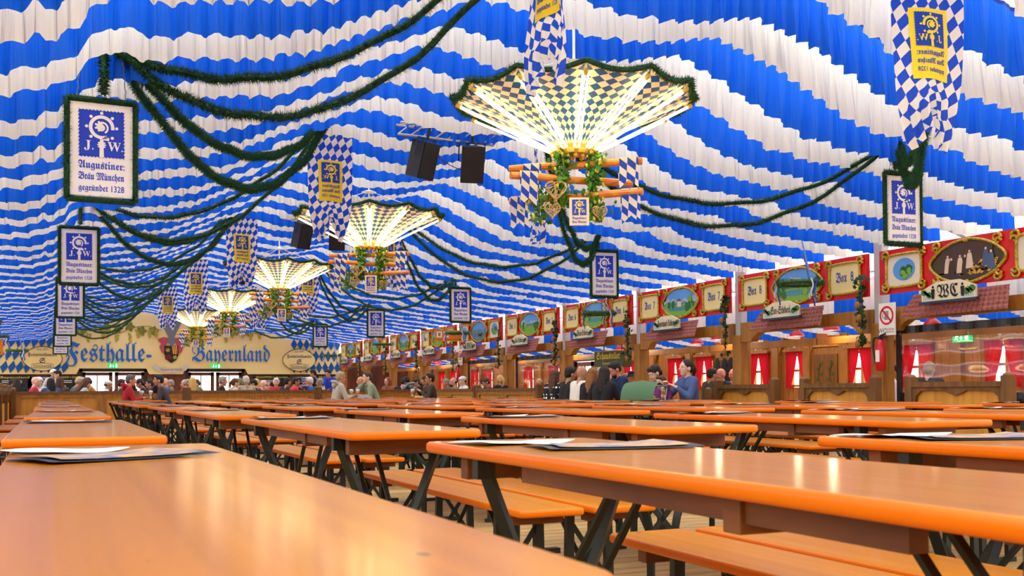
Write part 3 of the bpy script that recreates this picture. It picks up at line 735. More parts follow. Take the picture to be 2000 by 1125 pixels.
    b = MB(); b.box((0, 0, -.115), (.165, .014, .235)); pl = b.build('sign_plate', mat('plate_beige', (236, 220, 180), .5), t)
    bl, pa, tx = MB(), MB(), MB(); emblem(bl, pa, .125, 0, -.012, -.009); brew_text(tx, .125, 0, -.012, -.009)
    ems = [bl.build('emblem', M_sblue, pl), pa.build('crozier', M_yel2, pl), tx.build('lettering', M_sblue, pl)]
    pl.location = (.02, -.16, -.44)
    for o in [t]+list(t.children): KIDS[o.name] = list(o.children)
    return t
ch = chandelier()
for k, y in enumerate(CY):
    o = ch if k == 0 else copy_tree(ch)
    o.location = (4.1, y, 2.97); o.rotation_euler.z = [-.38, -.27, -.05, -.6, -.42][k]
    tag(o, 'upturned lozenge chandelier with light tubes, logs and ivy, %s in the line' % ['nearest', 'second', 'middle', 'fourth', 'farthest'][k], 'chandelier', 'chandeliers down the middle of the hall')
    for an in (0.5, 2.6, 4.7):
        L = bpy.data.lights.new('tube_glow', 'POINT'); L.energy = 3.5; L.color = (1, .86, .6); L.shadow_soft_size = .25
        lo = bpy.data.objects.new('tube_glow', L); COL.objects.link(lo); lo.parent = o; lo.location = (.55*math.cos(an), .55*math.sin(an), .1)

# ---------------------------------------------------------------- loudspeakers on truss bars
def speaker():
    t = empty('loudspeaker')
    b = MB(); b.prism([(-.17, 0), (.17, 0), (.17, .52), (-.17, .52)], 0, .3); 
    b.v = [(x*(1-.35*(yy/.3)), yy, z) for x, yy, z in b.v]; b.build('cabinet', M_black, t, bevel=.008)
    p = MB(); p.box((0, .305, .30), (.06, .01, .1)); p.build('label_plate', M_swhite, t)
    s = MB(); s.box((0, .305, .42), (.05, .01, .05)); s.ball((0, .31, .43), (.018, .01, .018)); s.ball((0, .31, .40), (.018, .01, .018)); s.build('cable_sockets', M_gold, t)
    h = MB(); h.tube([(-.19, .12, .3), (-.19, .12, .56), (.19, .12, .56), (.19, .12, .3)], .012, 6); h.tube([(0, .12, .56), (0, .12, .72)], .02, 8); h.build('yoke', M_black, t)
    g = MB(); g.box((0, -.006, .26), (.3, .01, .48)); g.build('grille', mat('grille', (30, 30, 32), .7), t)
    KIDS[t.name] = list(t.children); return t
sp = speaker(); ns = 0
for k, y in enumerate([11.6, 18.0, 24.4]):
    t = empty('truss_bar', (4.25, y, 3.86), .1)
    tag(t, 'short steel lighting truss with two loudspeakers hung from it, %s' % ['behind the nearest chandelier', 'behind the second chandelier', 'behind the middle chandelier'][k], 'truss', 'truss bars under the ridge')
    b = MB()
    for z, yy in ((0, 0), (.12, .08), (.12, -.08)): b.cyl((-.62, yy, z), (.62, yy, z), .014, 8)
    b.build('chords', M_metal, t); b = MB()
    for i in range(8): x = -.62+i*.155; b.cyl((x, 0, 0), (x+.155, .08*(-1)**i, .12), .008, 6); b.cyl((x, .08, .12), (x+.155, -.08, .12), .008, 6)
    b.build('lacing', M_metal, t); b = MB(); 
    for x in (-.4, .4): b.tube([(x, 0, .1), (x, 0, .9)], .006, 5)
    b.tube(sline([(-.35, -.02, 0), (-.1, -.05, -.25), (.2, -.05, -.35), (.42, -.02, -.25)], 5), .005, 5); b.build('cables', M_black, t)
    for s in (-1, 1):
        o = sp if ns == 0 else copy_tree(sp); ns += 1
        o.location = (4.25+s*.29, y-.05, 3.36); o.scale = (.82, .82, .82); o.rotation_euler = (.3, 0, .5 if s < 0 else -.15)
        tag(o, 'black wedge loudspeaker, %s of the pair %s' % ('left' if s < 0 else 'right', ['behind the nearest chandelier', 'behind the second chandelier', 'behind the middle chandelier'][k]), 'loudspeaker', 'loudspeakers hung from truss bars')
# ---------------------------------------------------------------- painted end-wall cloth
def end_cloth():
    t = empty('painted_wall_cloth', (0, Y_END, 0))
    tag(t, 'cream cloth across the end wall painted with blue lozenges, lettering and arms', 'wall cloth')
    X0, X1 = -5.5, 10.72
    def top(x): return z_lining(x)+.35
    def hem(x): return 1.64+(.21 if (doors[0][0]-.05 < x < doors[0][1]+.05) or (doors[1][0]-.05 < x < doors[1][1]+.05) else 0)
    b = MB(); n = 160
    b.grid(lambda u, v: (X0+(X1-X0)*u, -.02+.012*math.sin(u*70)*(1-v)+.008*math.sin(u*31+v*5), hem(X0+(X1-X0)*u)*(1-v)+top(X0+(X1-X0)*u)*v), n, 10); b.build('canvas', M_canvas, t, smooth=True)
    # lozenge fields at both ends, ragged towards the middle
    dx, dz = .25, .46
    for sx0, sx1, edge in ((-5.5, .62, 1), (8.55, 10.7, -1)):
        z = MB()
        i = int(sx0/dx)-5
        while i*dx < sx1+2:
            for j in range(0, 9):
                x, zz = i*dx+j*.5*dx*(-1 if edge == 1 else 1)+(1.5*dx if edge == -1 else 0), j*dz+1.90
                if not (sx0+.1 < x < sx1-.02): continue
                if edge == 1 and x > .35 and (i+j) % 3 == 0: continue
                if edge == -1 and x < 8.85 and (i+j) % 3 == 0: continue
                if zz-dz/2 < hem(x)+.02 or zz+dz/2 > top(x): continue
                sk = -.06 if edge == 1 else .0
                z.poly([(x-dx/2, -.045, zz), (x+sk, -.045, zz-dz/2), (x+dx/2, -.045, zz), (x-sk, -.045, zz+dz/2)])
            i += 1
        z.build('lozenge_field', mat('cloth_blue', (10, 84, 158), .85), t)
    M_cb = mat('letter_blue', (14, 106, 200), .8)
    w = MB(); put_text(w, frak('Festhalle')+'-', 1.0, 2.0, -.05, 2.1, width=3.0, res=4); put_text(w, frak('Bayernland'), .9, 6.45, -.05, 2.13, width=2.95, res=4); w.build('lettering', M_cb, t)
    for cx in (-.25, 9.08):
        e = MB(); P = [(cx+.66*math.cos(a)*(1-.07*abs(math.sin(2*a))**3), -.05, 2.2+.44*math.sin(a)) for a in [2*PI*k/48 for k in range(48)]]; e.poly(P); o = e.build('oval_field', M_canvas, t)
        l = MB(); l.tube([(p[0], -.056, p[2]) for p in P], .012, 5, closed=True)
        put_text(l, 'Seit 1971', .10, cx, -.056, 2.50); put_text(l, frak('Festwirtsfamilie'), .17, cx, -.056, 2.29, width=.98); put_text(l, frak('S'), .26, cx, -.056, 2.04); put_text(l, 'SCHÖNIGER', .13, cx, -.056, 1.88, width=.62)
        l.tube([(cx-.36, -.056, 1.86), (cx+.36, -.056, 1.86)], .006, 4); l.tube([(cx-.36, -.056, 1.86), (cx-.36, -.056, 2.0), (cx, -.056, 2.05), (cx+.36, -.056, 2.0), (cx+.36, -.056, 1.86)], .006, 4)
        l.build('oval_lettering', mat('cloth_ink', (22, 52, 76), .8), o)
    # arms in the middle
    ax, az = 4.22, 2.38; P = [(ax-.26, az+.34), (ax+.26, az+.34), (ax+.26, az), (ax+.2, az-.18), (ax, az-.32), (ax-.2, az-.18), (ax-.26, az)]
    s = MB(); s.poly([(a, -.05, c) for a, c in P]); sh = s.build('shield', mat('arms_black', (26, 22, 20), .7), t)
    s = MB(); 
    for k in range(4): s.poly([(ax+.0+.065*k, -.054, az+.33), (ax+.035+.065*k, -.054, az+.33), (ax+.065+.065*min(k, 2.7), -.054, az+.02), (ax+.03+.065*min(k, 2.7), -.054, az+.02)])
    for k in range(4): s.poly([(ax-.25+.065*k, -.054, az), (ax-.215+.065*k, -.054, az), (ax-.19+.065*k, -.054, az-.2), (ax-.225+.065*k, -.054, az-.17)])
    s.build('red_bends', mat('arms_red', (150, 30, 30), .7), sh)
    s = MB()
    for k in range(3): s.poly([(ax+.035+.065*k, -.053, az+.33), (ax+.065+.065*k, -.053, az+.33), (ax+.095+.065*min(k, 1.9), -.053, az+.02), (ax+.065+.065*min(k, 1.9), -.053, az+.02)])
    for qx, qz in ((-.13, .17), (.13, -.1)):
        for a in range(0, 360, 60): s.poly([(ax+qx, -.054, az+qz), (ax+qx+.1*math.cos(math.radians(a)), -.054, az+qz+.1*math.sin(math.radians(a))), (ax+qx+.06*math.cos(math.radians(a+30)), -.054, az+qz+.06*math.sin(math.radians(a+30)))])
    s.build('gold_charges', M_yel2, sh)
    s = MB(); 
    for sg in (-1, 1): s.poly([(ax+sg*a, -.048, c) for a, c in [(.06, az+.62), (.3, az+.66), (.5, az+.58), (.46, az+.5), (.36, az+.42), (.44, az+.3), (.36, az+.1), (.26, az+.02), (.2, az+.34)]])
    s.build('mantling', mat('arms_pink', (190, 70, 90), .7), t)
    s = MB(); s.poly([(ax+a, -.056, c) for a, c in [(-.14, az+.66), (.14, az+.66), (.13, az+.45), (0, az+.3), (-.13, az+.45)]]); s.poly([(ax+a, -.05, c) for a, c in [(-.1, az+.64), (.1, az+.64), (.42, az+1.35), (.1, az+1.5), (-.1, az+1.52), (-.42, az+1.32)]]); s.build('helmet', mat('arms_steel', (110, 120, 128), .6), t)
    s = MB(); ribbon2d(s, [(ax-.62+.1*k, az-.5-.1*math.sin(PI*k/12.4)+ (.12 if k in (0, 12) else 0)) for k in range(13)], .17, -.05); s.build('scroll', mat('arms_scroll', (206, 200, 184), .7), t)
    s = MB(); put_text(s, 'Wappen der Familie', .11, ax, -.056, az-.60, width=.8); s.build('scroll_lettering', mat('scroll_red', (150, 40, 36), .7), t)
    # hop vines
    hv, hl = MB(), MB(); r = random.Random(8)
    for cx, cz, sd in ((2.35, 3.2, 1), (6.2, 3.2, -1)):
        hv.tube(sline([(cx+sd*(-1.5+.5*k), -.05, cz+.12*math.sin(k*1.7)+.1*k*.3) for k in range(7)], 4), .012, 4)
        for k in range(9):
            x, zz = cx+sd*(-1.3+.33*k)+r.uniform(-.1, .1), cz-.12+r.uniform(-.22, .2)
            for q in range(14): hl.ball((x+r.uniform(-.1, .1)*(1-q/16), -.05, zz-.022*q+.15), (.038, .006, .036), 6, 4)
        for k in range(7): 
            x, zz = cx+sd*(-1.3+.42*k), cz+.1+r.uniform(-.1, .2); hv.poly([(x+.16*math.cos(a)*(1+.25*math.cos(5*a)), -.052, zz+.16*math.sin(a)*(1+.25*math.cos(5*a))) for a in [2*PI*q/20 for q in range(20)]])
    hv.mi = 1; hv._add(hl.v, hl.f); hv.build('hop_painting', [mat('hop_leaf_paint', (124, 122, 40), .85), mat('hop_paint', (176, 160, 52), .85)], t)
end_cloth()
def exit_sign(x, z, lb, X=None, rz=0):
    t = tag(empty('exit_sign', (x, Y_END-.12, z) if X is None else (X, x, z), rz), lb, 'exit sign', 'green exit signs')
    b = MB(); b.box((0, 0, 0), (.36, .06, .17)); b.build('case', mat('exit_green', (0, 150, 80), .5, emit=(0, 190, 95), estr=.9), t)
    p = MB(); y = -.033
    disc2d(p, -.09, .05, .016, y, 8); ribbon2d(p, [(-.09, .03), (-.10, -.01), (-.07, -.05)], .022, y); ribbon2d(p, [(-.10, -.01), (-.13, -.05)], .02, y); ribbon2d(p, [(-.12, 0), (-.09, .02), (-.06, .005)], .014, y)
    ribbon2d(p, [(0, .04), (0, -.02)], .016, y); p.poly([(-.03, y, -.015), (.03, y, -.015), (0, y, -.055)]); p.poly([(.08, y, -.06), (.14, y, -.06), (.14, y, .06), (.08, y, .06)]); p.build('pictogram', mat('exit_white', (240, 255, 245), .5, emit=(235, 255, 240), estr=1.2), t)
exit_sign(2.15, 1.95, 'lit green exit sign above the left end door'); exit_sign(5.85, 1.95, 'lit green exit sign above the right end door')
exit_sign(25.05, 1.93, 'green exit sign above the right leaf of the box entrance', XW-.1, -PI/2); exit_sign(26.5, 1.93, 'green exit sign above the left leaf of the box entrance', XW-.1, -PI/2)
exit_sign(12.75, 1.74, 'green exit sign behind the clear sheet nearest the camera', XW-.1, -PI/2)
# posters under the cloth
for x, w, tx, sub, lb in ((-1.15, 1.1, 'Bayernland', 0, 'black poster at the left edge with yellow heading'), (1.45-.95, 1.15, 'MUSIK + SHOW + STARS', 1, 'black poster with yellow heading left of the left door'), (8.0, 1.45, 'WILLKOMMEN im Bayernland', 2, 'black poster showing two people right of the right door'), (10.4, 1.2, 'MUSIK + SHOW', 1, 'black poster beside the last post of the boxes')):
    t = tag(empty('poster', (x, Y_END+.03, 1.3)), lb, 'poster', 'posters on the end wall'); b = MB(); b.box((0, 0, 0), (w, .02, .62)); b.build('sheet', M_black, t)
    l = MB(); put_text(l, tx, .11, 0, -.012, .19, width=w*.85); l.build('heading', M_yel2, t)
    l = MB(); 
    for k in range(2): l.box((-.1, -.012, .1-.06*k), (w*.6, .003, .02))
    l.build('small_print', M_swhite, t)
    if sub == 2:
        l = MB(); 
        for q in (-.45, -.12): l.ball((q, -.012, -.02), (.07, .004, .09), 10, 6); l.poly([(q-.14, -.012, -.3), (q+.14, -.012, -.3), (q+.1, -.012, -.12), (q-.1, -.012, -.12)])
        l.build('portraits', M_skin, t)
    else:
        l = MB(); l.box((-.2, -.012, -.17), (w*.4, .003, .2)); l.build('yellow_block', M_yel2, t)
for i, (x, lb) in enumerate(((-.42, 'white and blue lozenge poster left of the left door'), (9.3, 'white and blue lozenge poster under the right oval'))):
    b = MB(); b.box((x, Y_END+.03, 1.34), (.62, .02, .4)); o = b.build('lozenge_poster', M_flag, uvf=lambda c: (c.x/.09+c.z/.12, c.z/.1)); tag(o, lb, 'poster', 'posters on the end wall')

# ---------------------------------------------------------------- box fronts
XB = 10.6
def painting(mb, kind, seed):
    """a small landscape inside an oval, local x-z, centre 0, radii .56 x .24; material slots set in PMATS order"""
    r = random.Random(seed); y = -.032; ox = lambda x, z: (max(-.55, min(.55, x)), z)
    def clip(P):
        out = []
        for x, z in P:
            k = math.hypot(x/.56, z/.245); k = max(1, k); out.append((x/k, y, z/k))
        return out
    def half(z0, z1):
        a = [(q*.56/12, z1) for q in range(-12, 13)]; c = [(q*.56/12, z0) for q in range(12, -13, -1)]; return clip(a+c)
    if kind == 'tavern':
        mb.mi = 5; mb.poly(half(-.24, .24)); y -= .001; mb.mi = 6; mb.poly(half(-.24, -.14)); y -= .001
        for k in range(46): mb.mi = 7 if r.random() < .8 else 6; x, z = r.uniform(-.1, .46), r.uniform(-.17, .0); mb.poly(clip([(x-.03, z), (x, z-.015), (x+.035, z+.005), (x, z+.02)]))
        for x in (-.3, -.24, -.1, -.02, .05, .3, .38): mb.mi = r.choice([6, 8, 9]); z = r.uniform(-.02, .06); mb.poly(clip([(x-.06, z-.15), (x+.06, z-.15), (x+.045, z-.03), (x+.03, z+.04), (x-.03, z+.04), (x-.045, z-.03)])); y -= .0005; mb.mi = 8; mb.poly(clip([(x+.018*math.cos(a), z+.06+.018*math.sin(a)) for a in [q*PI/4 for q in range(8)]]))
        return
    mb.mi = 0; mb.poly(half(-.03, .24)); y -= .001
    if kind == 'sea':
        mb.mi = 4; mb.poly(half(-.24, .06)); y -= .001; mb.mi = 3
        for k in range(12): x, z = r.uniform(-.45, .45), r.uniform(-.2, .05); ribbon2d(mb, [(x-.08, z), (x, z+.02), (x+.08, z)], .012, y)
        y -= .001; mb.mi = 6; mb.poly(clip([(-.02, -.12), (.2, -.14), (.28, -.02), (.1, -.07), (-.06, -.05)])); return
    mb.mi = 3; P = [(-.56, -.05)]+[(-.56+.08*k, .02+r.uniform(.0, .12)) for k in range(15)]+[(.56, -.05)]; mb.poly(clip(P)); y -= .001
    mb.mi = 4; P = [(-.56, -.08)]+[(-.56+.1*k, -.01+r.uniform(-.02, .04)) for k in range(12)]+[(.56, -.08)]; mb.poly(clip(P)); y -= .001
    mb.mi = 1; mb.poly(half(-.24, -.04)); y -= .001; mb.mi = 4
    if kind != 'meadow': mb.poly(clip([(-.4, -.08), (-.1, -.06), (.35, -.07), (.4, -.13), (0, -.16), (-.35, -.14)])); y -= .001
    for k in range(14):
        sd = r.choice((-1, 1)); x, z = sd*r.uniform(.2, .5), r.uniform(-.14, .04); mb.mi = r.choice((1, 2, 2)); R = r.uniform(.03, .075); mb.poly(clip([(x+R*math.cos(a), z+R*math.sin(a)*1.1) for a in [q*PI/4.5 for q in range(9)]])); y -= .0004
    if kind == 'house': 
        mb.mi = 8; mb.poly(clip([(-.08, -.08), (.06, -.08), (.06, .02), (-.08, .02)])); mb.mi = 9; y -= .001; mb.poly(clip([(-.1, .02), (.08, .02), (-.01, .08)]))
PMATS = [mat('paint_sky', (92, 160, 226), .3), mat('paint_meadow', (120, 178, 40), .3), mat('paint_tree', (36, 104, 34), .3), mat('paint_mountain', (176, 188, 192), .3), mat('paint_lake', (70, 140, 156), .3), mat('paint_brown', (74, 52, 34), .3), mat('paint_dark', (60, 38, 22), .3), mat('paint_straw', (222, 168, 50), .3), mat('paint_pale', (226, 200, 170), .3), mat('paint_blue', (70, 90, 130), .3)]
def scroll_frame(mb, w, h, oval, seed):
    """gilded rococo border round a panel w x h centred at 0"""
    P = []
    N = 48
    for k in range(N):
        a = 2*PI*k/N; c, s = math.cos(a), math.sin(a)
        if oval: P.append((w/2*c*(1+.03*math.cos(6*a)), -.035, h/2*s*(1+.05*math.cos(4*a))))
        else:
            q = (abs(c)**.45, abs(s)**.45); P.append((w/2*math.copysign(q[0], c)*(1-.07*abs(math.cos(2*a))), -.035, h/2*math.copysign(q[1], s)*(1-.05*abs(math.cos(2*a)))))
    mb.tube(P, .019, 6, closed=True)
    for cx, cz in ((1, 1), (1, -1), (-1, 1), (-1, -1)):
        for rr, dx in ((.07, 0), (.05, .07)):
            px, pz = cx*(w/2*(.8 if oval else .92)+dx*.3), cz*(h/2*(.86 if oval else .95)-dx*.6)
            mb.tube([(px+cx*(rr-rr*.8*q/10)*math.cos(q*.6), -.04, pz+cz*(rr-rr*.8*q/10)*math.sin(q*.6)) for q in range(11)], [.02-.001*q for q in range(11)], 5)
    if oval:
        for cz in (1, -1): mb.ball((0, -.04, cz*h/2), (.05, .02, .028), 8, 5)
BOX = [('wc', None, 'tavern', 'WC', 'nearest the camera, painted with hops and a tavern scene'), (8, 'See-Stuberl', 'lake', None, 'lettered Box 8'), (7, 'Bayernland-Stuberl', 'house', None, 'lettered Box 7'), (6, 'Wirts-Stuberl', 'lake', None, 'lettered Box 6'), (5, 'Jodl-Stuberl', 'meadow', None, 'lettered Box 5'),
       ('wc', None, 'sea', 'WC', 'with a ship on a grey sea'), (4, 'Jager-Stuberl', 'meadow', None, 'lettered Box 4'), (3, 'Inn-Stuberl', 'lake', None, 'lettered Box 3'), (2, 'Isar-Stuberl', 'meadow', None, 'lettered Box 2'), (1, 'Huttn-Stuberl', 'house', None, 'lettered Box 1')]
UML = {'See-Stuberl': .62, 'Bayernland-Stuberl': .80, 'Wirts-Stuberl': .69, 'Jodl-Stuberl': .67, 'Jager-Stuberl': .68, 'Inn-Stuberl': .64, 'Isar-Stuberl': .66, 'Huttn-Stuberl': .69}
for k, (num, nm, kind, wc, lb) in enumerate(BOX):
    y0, y1 = PY[k+1], PY[k+2]; yc, L = (y0+y1)/2, y1-y0
    t = tag(empty('painted_board', (XB-.12, yc, 2.5), -PI/2), 'red painted board under the ceiling, %s' % lb, 'painted board', 'red boards over the boxes')
    b = MB(); w = L-.22; b.box((0, 0, 0), (w, .03, .60)); b.build('board', M_red, t)
    pf = MB(); pf.poly([(.58*math.cos(a), -.02, .255*math.sin(a)) for a in [2*PI*q/40 for q in range(40)]]); pf.build('oval_ground', mat('oval_dark', (70, 60, 30), .4), t)
    p = MB(); painting(p, kind, k*3+1); p.build('painting', PMATS, t)
    g = MB(); scroll_frame(g, 1.16, .52, True, k); g.build('oval_frame', M_gold, t)
    for s in (-1, 1):
        T = MB(); W2, H2 = .66, .44; 
        T.poly([(s*1.06+W2/2*math.copysign(abs(math.cos(a))**.45, math.cos(a))*(1-.07*abs(math.cos(2*a))), -.024, H2/2*math.copysign(abs(math.sin(a))**.45, math.sin(a))) for a in [2*PI*q/40 for q in range(40)]])
        ct = T.build('cartouche', M_cream if num != 'wc' else mat('cartouche_pale', (232, 224, 196), .35), t)
        g = MB(); scroll_frame(g, .68, .46, False, k)
        g.v = [(v[0]+s*1.06, v[1], v[2]) for v in g.v]; g.build('scroll', M_gold, ct)
        l = MB()
        if num != 'wc': put_text(l, frak('Box')+'  '+str(num), .2, s*1.06, -.03, -.05, width=.36); l.build('lettering', M_blueink, ct)
        else:
            l.mi = 0; r = random.Random(k)
            l.poly([(s*1.06+.2*math.cos(a), -.028, .01+.15*math.sin(a)) for a in [2*PI*q/24 for q in range(24)]]); l.mi = 2
            for q in range(5): x, z = s*1.06+r.uniform(-.13, .13), r.uniform(-.06, .04); l.poly([(x+.06*math.cos(a)*(1+.2*math.cos(3*a)), -.03-.0003*q, z+.05*math.sin(a)) for a in [2*PI*i/14 for i in range(14)]])
            l.mi = 1
            for q in range(9): l.ball((s*1.06+r.uniform(-.09, .12), -.032, r.uniform(-.11, -.01)), (.03, .006, .035), 8, 5)
            l.build('hop_painting', PMATS[:3], ct)
    # tiled little roof with its name plaque, fixed to the beam
    t = tag(empty('roof_sign', (XB-.22, yc+.05, 1.84), -PI/2), ('tiled sign roof lettered WC, %s' % ('nearest the camera' if k == 0 else 'in the middle of the row')) if wc else 'tiled sign roof with a cream name plaque below the board %s' % lb, 'roof sign', 'tiled sign roofs on the box beams')
    rf = MB(); nx, nz = 44, 5
    def roof(u, v): 
        x0 = -.86+(1.72)*u+.16*(0); z = .30*v; sx = .22*v
        return (x0*(1-.12*v)+.0, -.16+.16*v-.016*abs(math.sin(u*nx*PI/2))-.02*((v*5) % 1 if v < 1 else 0), z)
    rf.grid(roof, 88, 10); rf.build('tiles', M_tileroof, t)
    pq = MB(); Wp = .86
    pq.prism([(-Wp/2, .17), (Wp/2, .17), (Wp/2, .32), (Wp*.36, .36), (Wp*.2, .41), (-Wp*.2, .41), (-Wp*.36, .36), (-Wp/2, .32)], -.2, -.17); pl = pq.build('plaque', mat('plaque_cream', (232, 222, 184), .45), t)
    dk = MB()
    for s in (-1, 1):
        dk.mi = 0
        for q in range(6): dk.poly([(s*(.40-.03*q), -.202, .19), (s*(.385-.03*q), -.202, .19), (s*(.36-.04*q), -.202, .33-.01*q)])
        dk.mi = 1
        for q in range(4): dk.poly([(s*.34+.05*math.cos(a+q)+.03*(q-1.5)*s, -.204, .25+.012*q+.04*math.sin(a)) for a in [2*PI*i/10 for i in range(10)]])
    dk.build('plaque_painting', [mat('plaque_blue', (120, 170, 206), .5), mat('plaque_leaf', (60, 124, 52), .5)], pl)
    l = MB()
    if wc:
        put_text(l, frak('WC'), .22, 0, -.206, .205, width=.34)
        for s in (-1, 1): disc2d(l, s*.235, .345, .018, -.206, 8); l.poly([(s*.235-.02, -.206, .2), (s*.235+.02, -.206, .2), (s*.235+.03, -.206, .32), (s*.235-.03, -.206, .32)])
    else: put_text(l, frak(nm), .16, 0, -.206, .225, width=.34+.012*len(nm), dots=(UML[nm],))
    l.build('lettering', M_ink, pl)
    sl = MB(); sl.box((0, -.2, .155), (Wp+.06, .05, .03)); sl.build('ledge', mat('ledge_blue', (30, 54, 80), .4), pl)
    # beam with notched ends and the lower beam behind it
    b = MB(); h0, h1 = 1.84, 2.02
    P = [(-L/2+.1, h1), (L/2-.1, h1), (L/2-.1, h0-.14), (L/2-.38, h0-.14), (L/2-.46, h0-.06), (L/2-.58, h0), (-L/2+.58, h0), (-L/2+.46, h0-.06), (-L/2+.38, h0-.14), (-L/2+.1, h0-.14)]
    b.prism(P, -.07, .07); o = b.build('box_beam', M_oak); o.location = (XB-.02, yc, 0); o.rotation_euler.z = -PI/2
    tag(o, 'notched oak beam over the box, %s' % lb.replace('lettered ', 'below the board of '), 'beam', 'oak beams over the boxes')
    b = MB(); b.box((XB+1.6, yc, 1.74), (.1, L-.1, .12)); o = b.build('cross_beam', M_oak); tag(o, 'lower oak beam deep inside the box, %s' % lb.replace('lettered ', 'behind the board of '), 'beam', 'oak beams over the boxes')
for k, y in enumerate(PY[1:]):
    t = tag(empty('box_post', (XB, y, 0)), 'oak post with a white steel upper part, %s along the box fronts' % (ORD+['last'])[k].replace('nearest', 'nearest post'), 'post', 'posts of the box fronts')
    b = MB(); b.box((0, 0, .91), (.22, .22, 1.82)); b.build('oak_post', M_oak, t, bevel=.01)
    b = MB(); b.box((0, 0, 2.6), (.12, .16, 1.56)); b.build('steel_post', M_metal, t); 
# ivy, pinecone and carved drops hanging on the posts
for k, y in enumerate(PY[2:-1]):
    r = random.Random(k); m = MB(); n = 70 if k < 4 else 36
    m.tube([(0, 0, .5), (.02, 0, 0), (0, 0, -.5)], .012, 5)
    for _ in range(n): q = r.random(); leaf(m, (r.gauss(0, .04), r.gauss(0, .03), .5-q), r.uniform(.03, .055), r)
    m.mi = 1
    for q in range(4): m.ball((r.uniform(-.04, .04), -.04, .1-.18*q), (.045, .04, .06), 8, 5)
    m.mi = 0
    o = m.build('ivy_drop', [mat('dark_ivy', (44, 78, 30), .6, noise=((9, 9, 9), (24, 44, 18), 2)), mat('gourd_brown', (150, 104, 44), .6)]); o.location = (XB-.22, y+.16, 1.98); o.rotation_euler.z = -PI/2
    tag(o, 'ivy bunch with gourds beside the board %s' % BOX[k+1][4], 'ivy bunch', 'ivy bunches on the box posts')
# no-drinks sign, extinguishers, cash and emergency lamp
for k, (y, lb) in enumerate(((11.15, 'beside the board with the tavern scene'), (27.5, 'beside the board with the ship'))):
    t = tag(empty('no_glasses_sign', (XB-.16, y, 1.86), -PI/2), 'white sign, glass crossed out in red, %s' % lb, 'sign', 'crossed-out glass signs')
    b = MB(); b.box((0, 0, 0), (.30, .02, .44)); b.build('plate', M_swhite, t); c = MB(); ribbon2d(c, [(.115*math.cos(a), .05+.115*math.sin(a)) for a in [2*PI*q/32 for q in range(33)]], .028, -.014); ribbon2d(c, [(-.08, .13), (.08, -.03)], .026, -.014); c.build('ring', mat('ban_red', (220, 20, 20), .5), t)
    g = MB(); g.poly([(-.04, -.012, -.01), (.035, -.012, -.01), (.035, -.012, .11), (-.04, -.012, .11)]); ribbon2d(g, [(-.04, .09), (-.075, .07), (-.075, .03), (-.04, .01)], .014, -.012); g.build('mug_picture', mat('pict_grey', (150, 150, 152), .5), t)
    l = MB(); put_text(l, 'WC', .09, -.09, -.012, -.185); put_text(l, 'ohne Getränke', .04, .055, -.012, -.15, width=.16); put_text(l, 'without beer glass', .04, .055, -.012, -.185, width=.16); l.build('lettering', M_ink, t)
    t = tag(empty('fire_extinguisher', (XB-.19, y+.1, 1.16), -PI/2), 'red fire extinguisher hanging on the oak post %s' % ('nearest the crossed-out glass sign on the right' if k == 0 else 'by the further clear sheet'), 'fire extinguisher', 'fire extinguishers on the posts')
    b = MB(); b.lathe([(.055, 0), (.07, .02), (.07, .34), (.045, .41), (.02, .43)], 16); b.build('cylinder', mat('ext_red', (210, 20, 24), .3), t, smooth=True)
    b = MB(); b.box((.01, -.068, .2), (.07, .01, .16)); b.build('label', M_swhite, t); b = MB(); b.tube(sline([(-.02, 0, .45), (-.1, -.02, .44), (-.12, -.02, .3), (-.09, -.01, .1)], 5), .012, 6); b.build('hose', M_black, t)
    b = MB(); b.box((0, 0, .455), (.04, .04, .05)); b.bar((0, 0, .48), (.09, 0, .50), .02); b.bar((0, 0, .465), (.09, 0, .45), .02); b.build('valve_handle', M_black, t)
def atm(loc, rz, lb, sc):
    t = tag(empty('cash_sign', loc, rz), lb, 'sign', 'orange cash signs'); b = MB(); b.box((0, 0, 0), (1.25, .04, .5)); t.scale = (sc,)*3; b.build('plate', mat('cash_orange', (244, 134, 12), .4), t)
    l = MB(); l.box((-.42, -.024, .06), (.24, .004, .26)); l.box((-.1, -.024, .06), (.2, .004, .26)); l.build('logo_panels', M_swhite, t)
    l = MB(); put_text(l, 'EC', .17, -.1, -.028, .0, width=.17); l.build('card_letters', mat('card_red', (190, 40, 70), .5), t); l = MB(); put_text(l, 'ATM', .2, .35, -.024, .02, width=.36); put_text(l, 'Geldautomat beim Eingang', .07, -.06, -.024, -.19, width=.95); l.poly([(.49, -.024, -.13), (.57, -.024, -.17), (.49, -.024, -.21)]); l.build('lettering', M_ink, t)
    l = MB(); l.poly([(-.47, -.028, -.02), (-.38, -.028, -.02), (-.36, -.028, .14), (-.49, -.028, .14)]); l.build('glass_picture', mat('cash_brown', (180, 120, 60), .5), t)
atm((9.95, 27.1, 2.43), -.35, 'orange cash machine sign in front of the board lettered Box 4', .6)
atm((-1.62, 30.6, 2.15), .1, 'orange cash machine sign cut off at the left edge', .8)
b = MB(); b.box((0, 0, 0), (.3, .12, .32)); 
t = tag(empty('emergency_lamp', (XB-.1, 30.75, 2.62), -PI/2), 'grey emergency lamp box on the post beside Box 4', 'emergency lamp'); b.build('case', M_metal, t); b = MB(); 
for s in (-1, 1): b.ball((s*.08, -.03, .2), .06, 10, 6)
b.build('lamp_head', M_black, t)
t = tag(empty('hanging_sign', (XB+.05, 19.2, 1.56), -PI/2+.15), 'green and gold hanging sign lettered Schauteller under the sixth box beam'.replace('Schauteller', 'Schausteller'), 'sign')
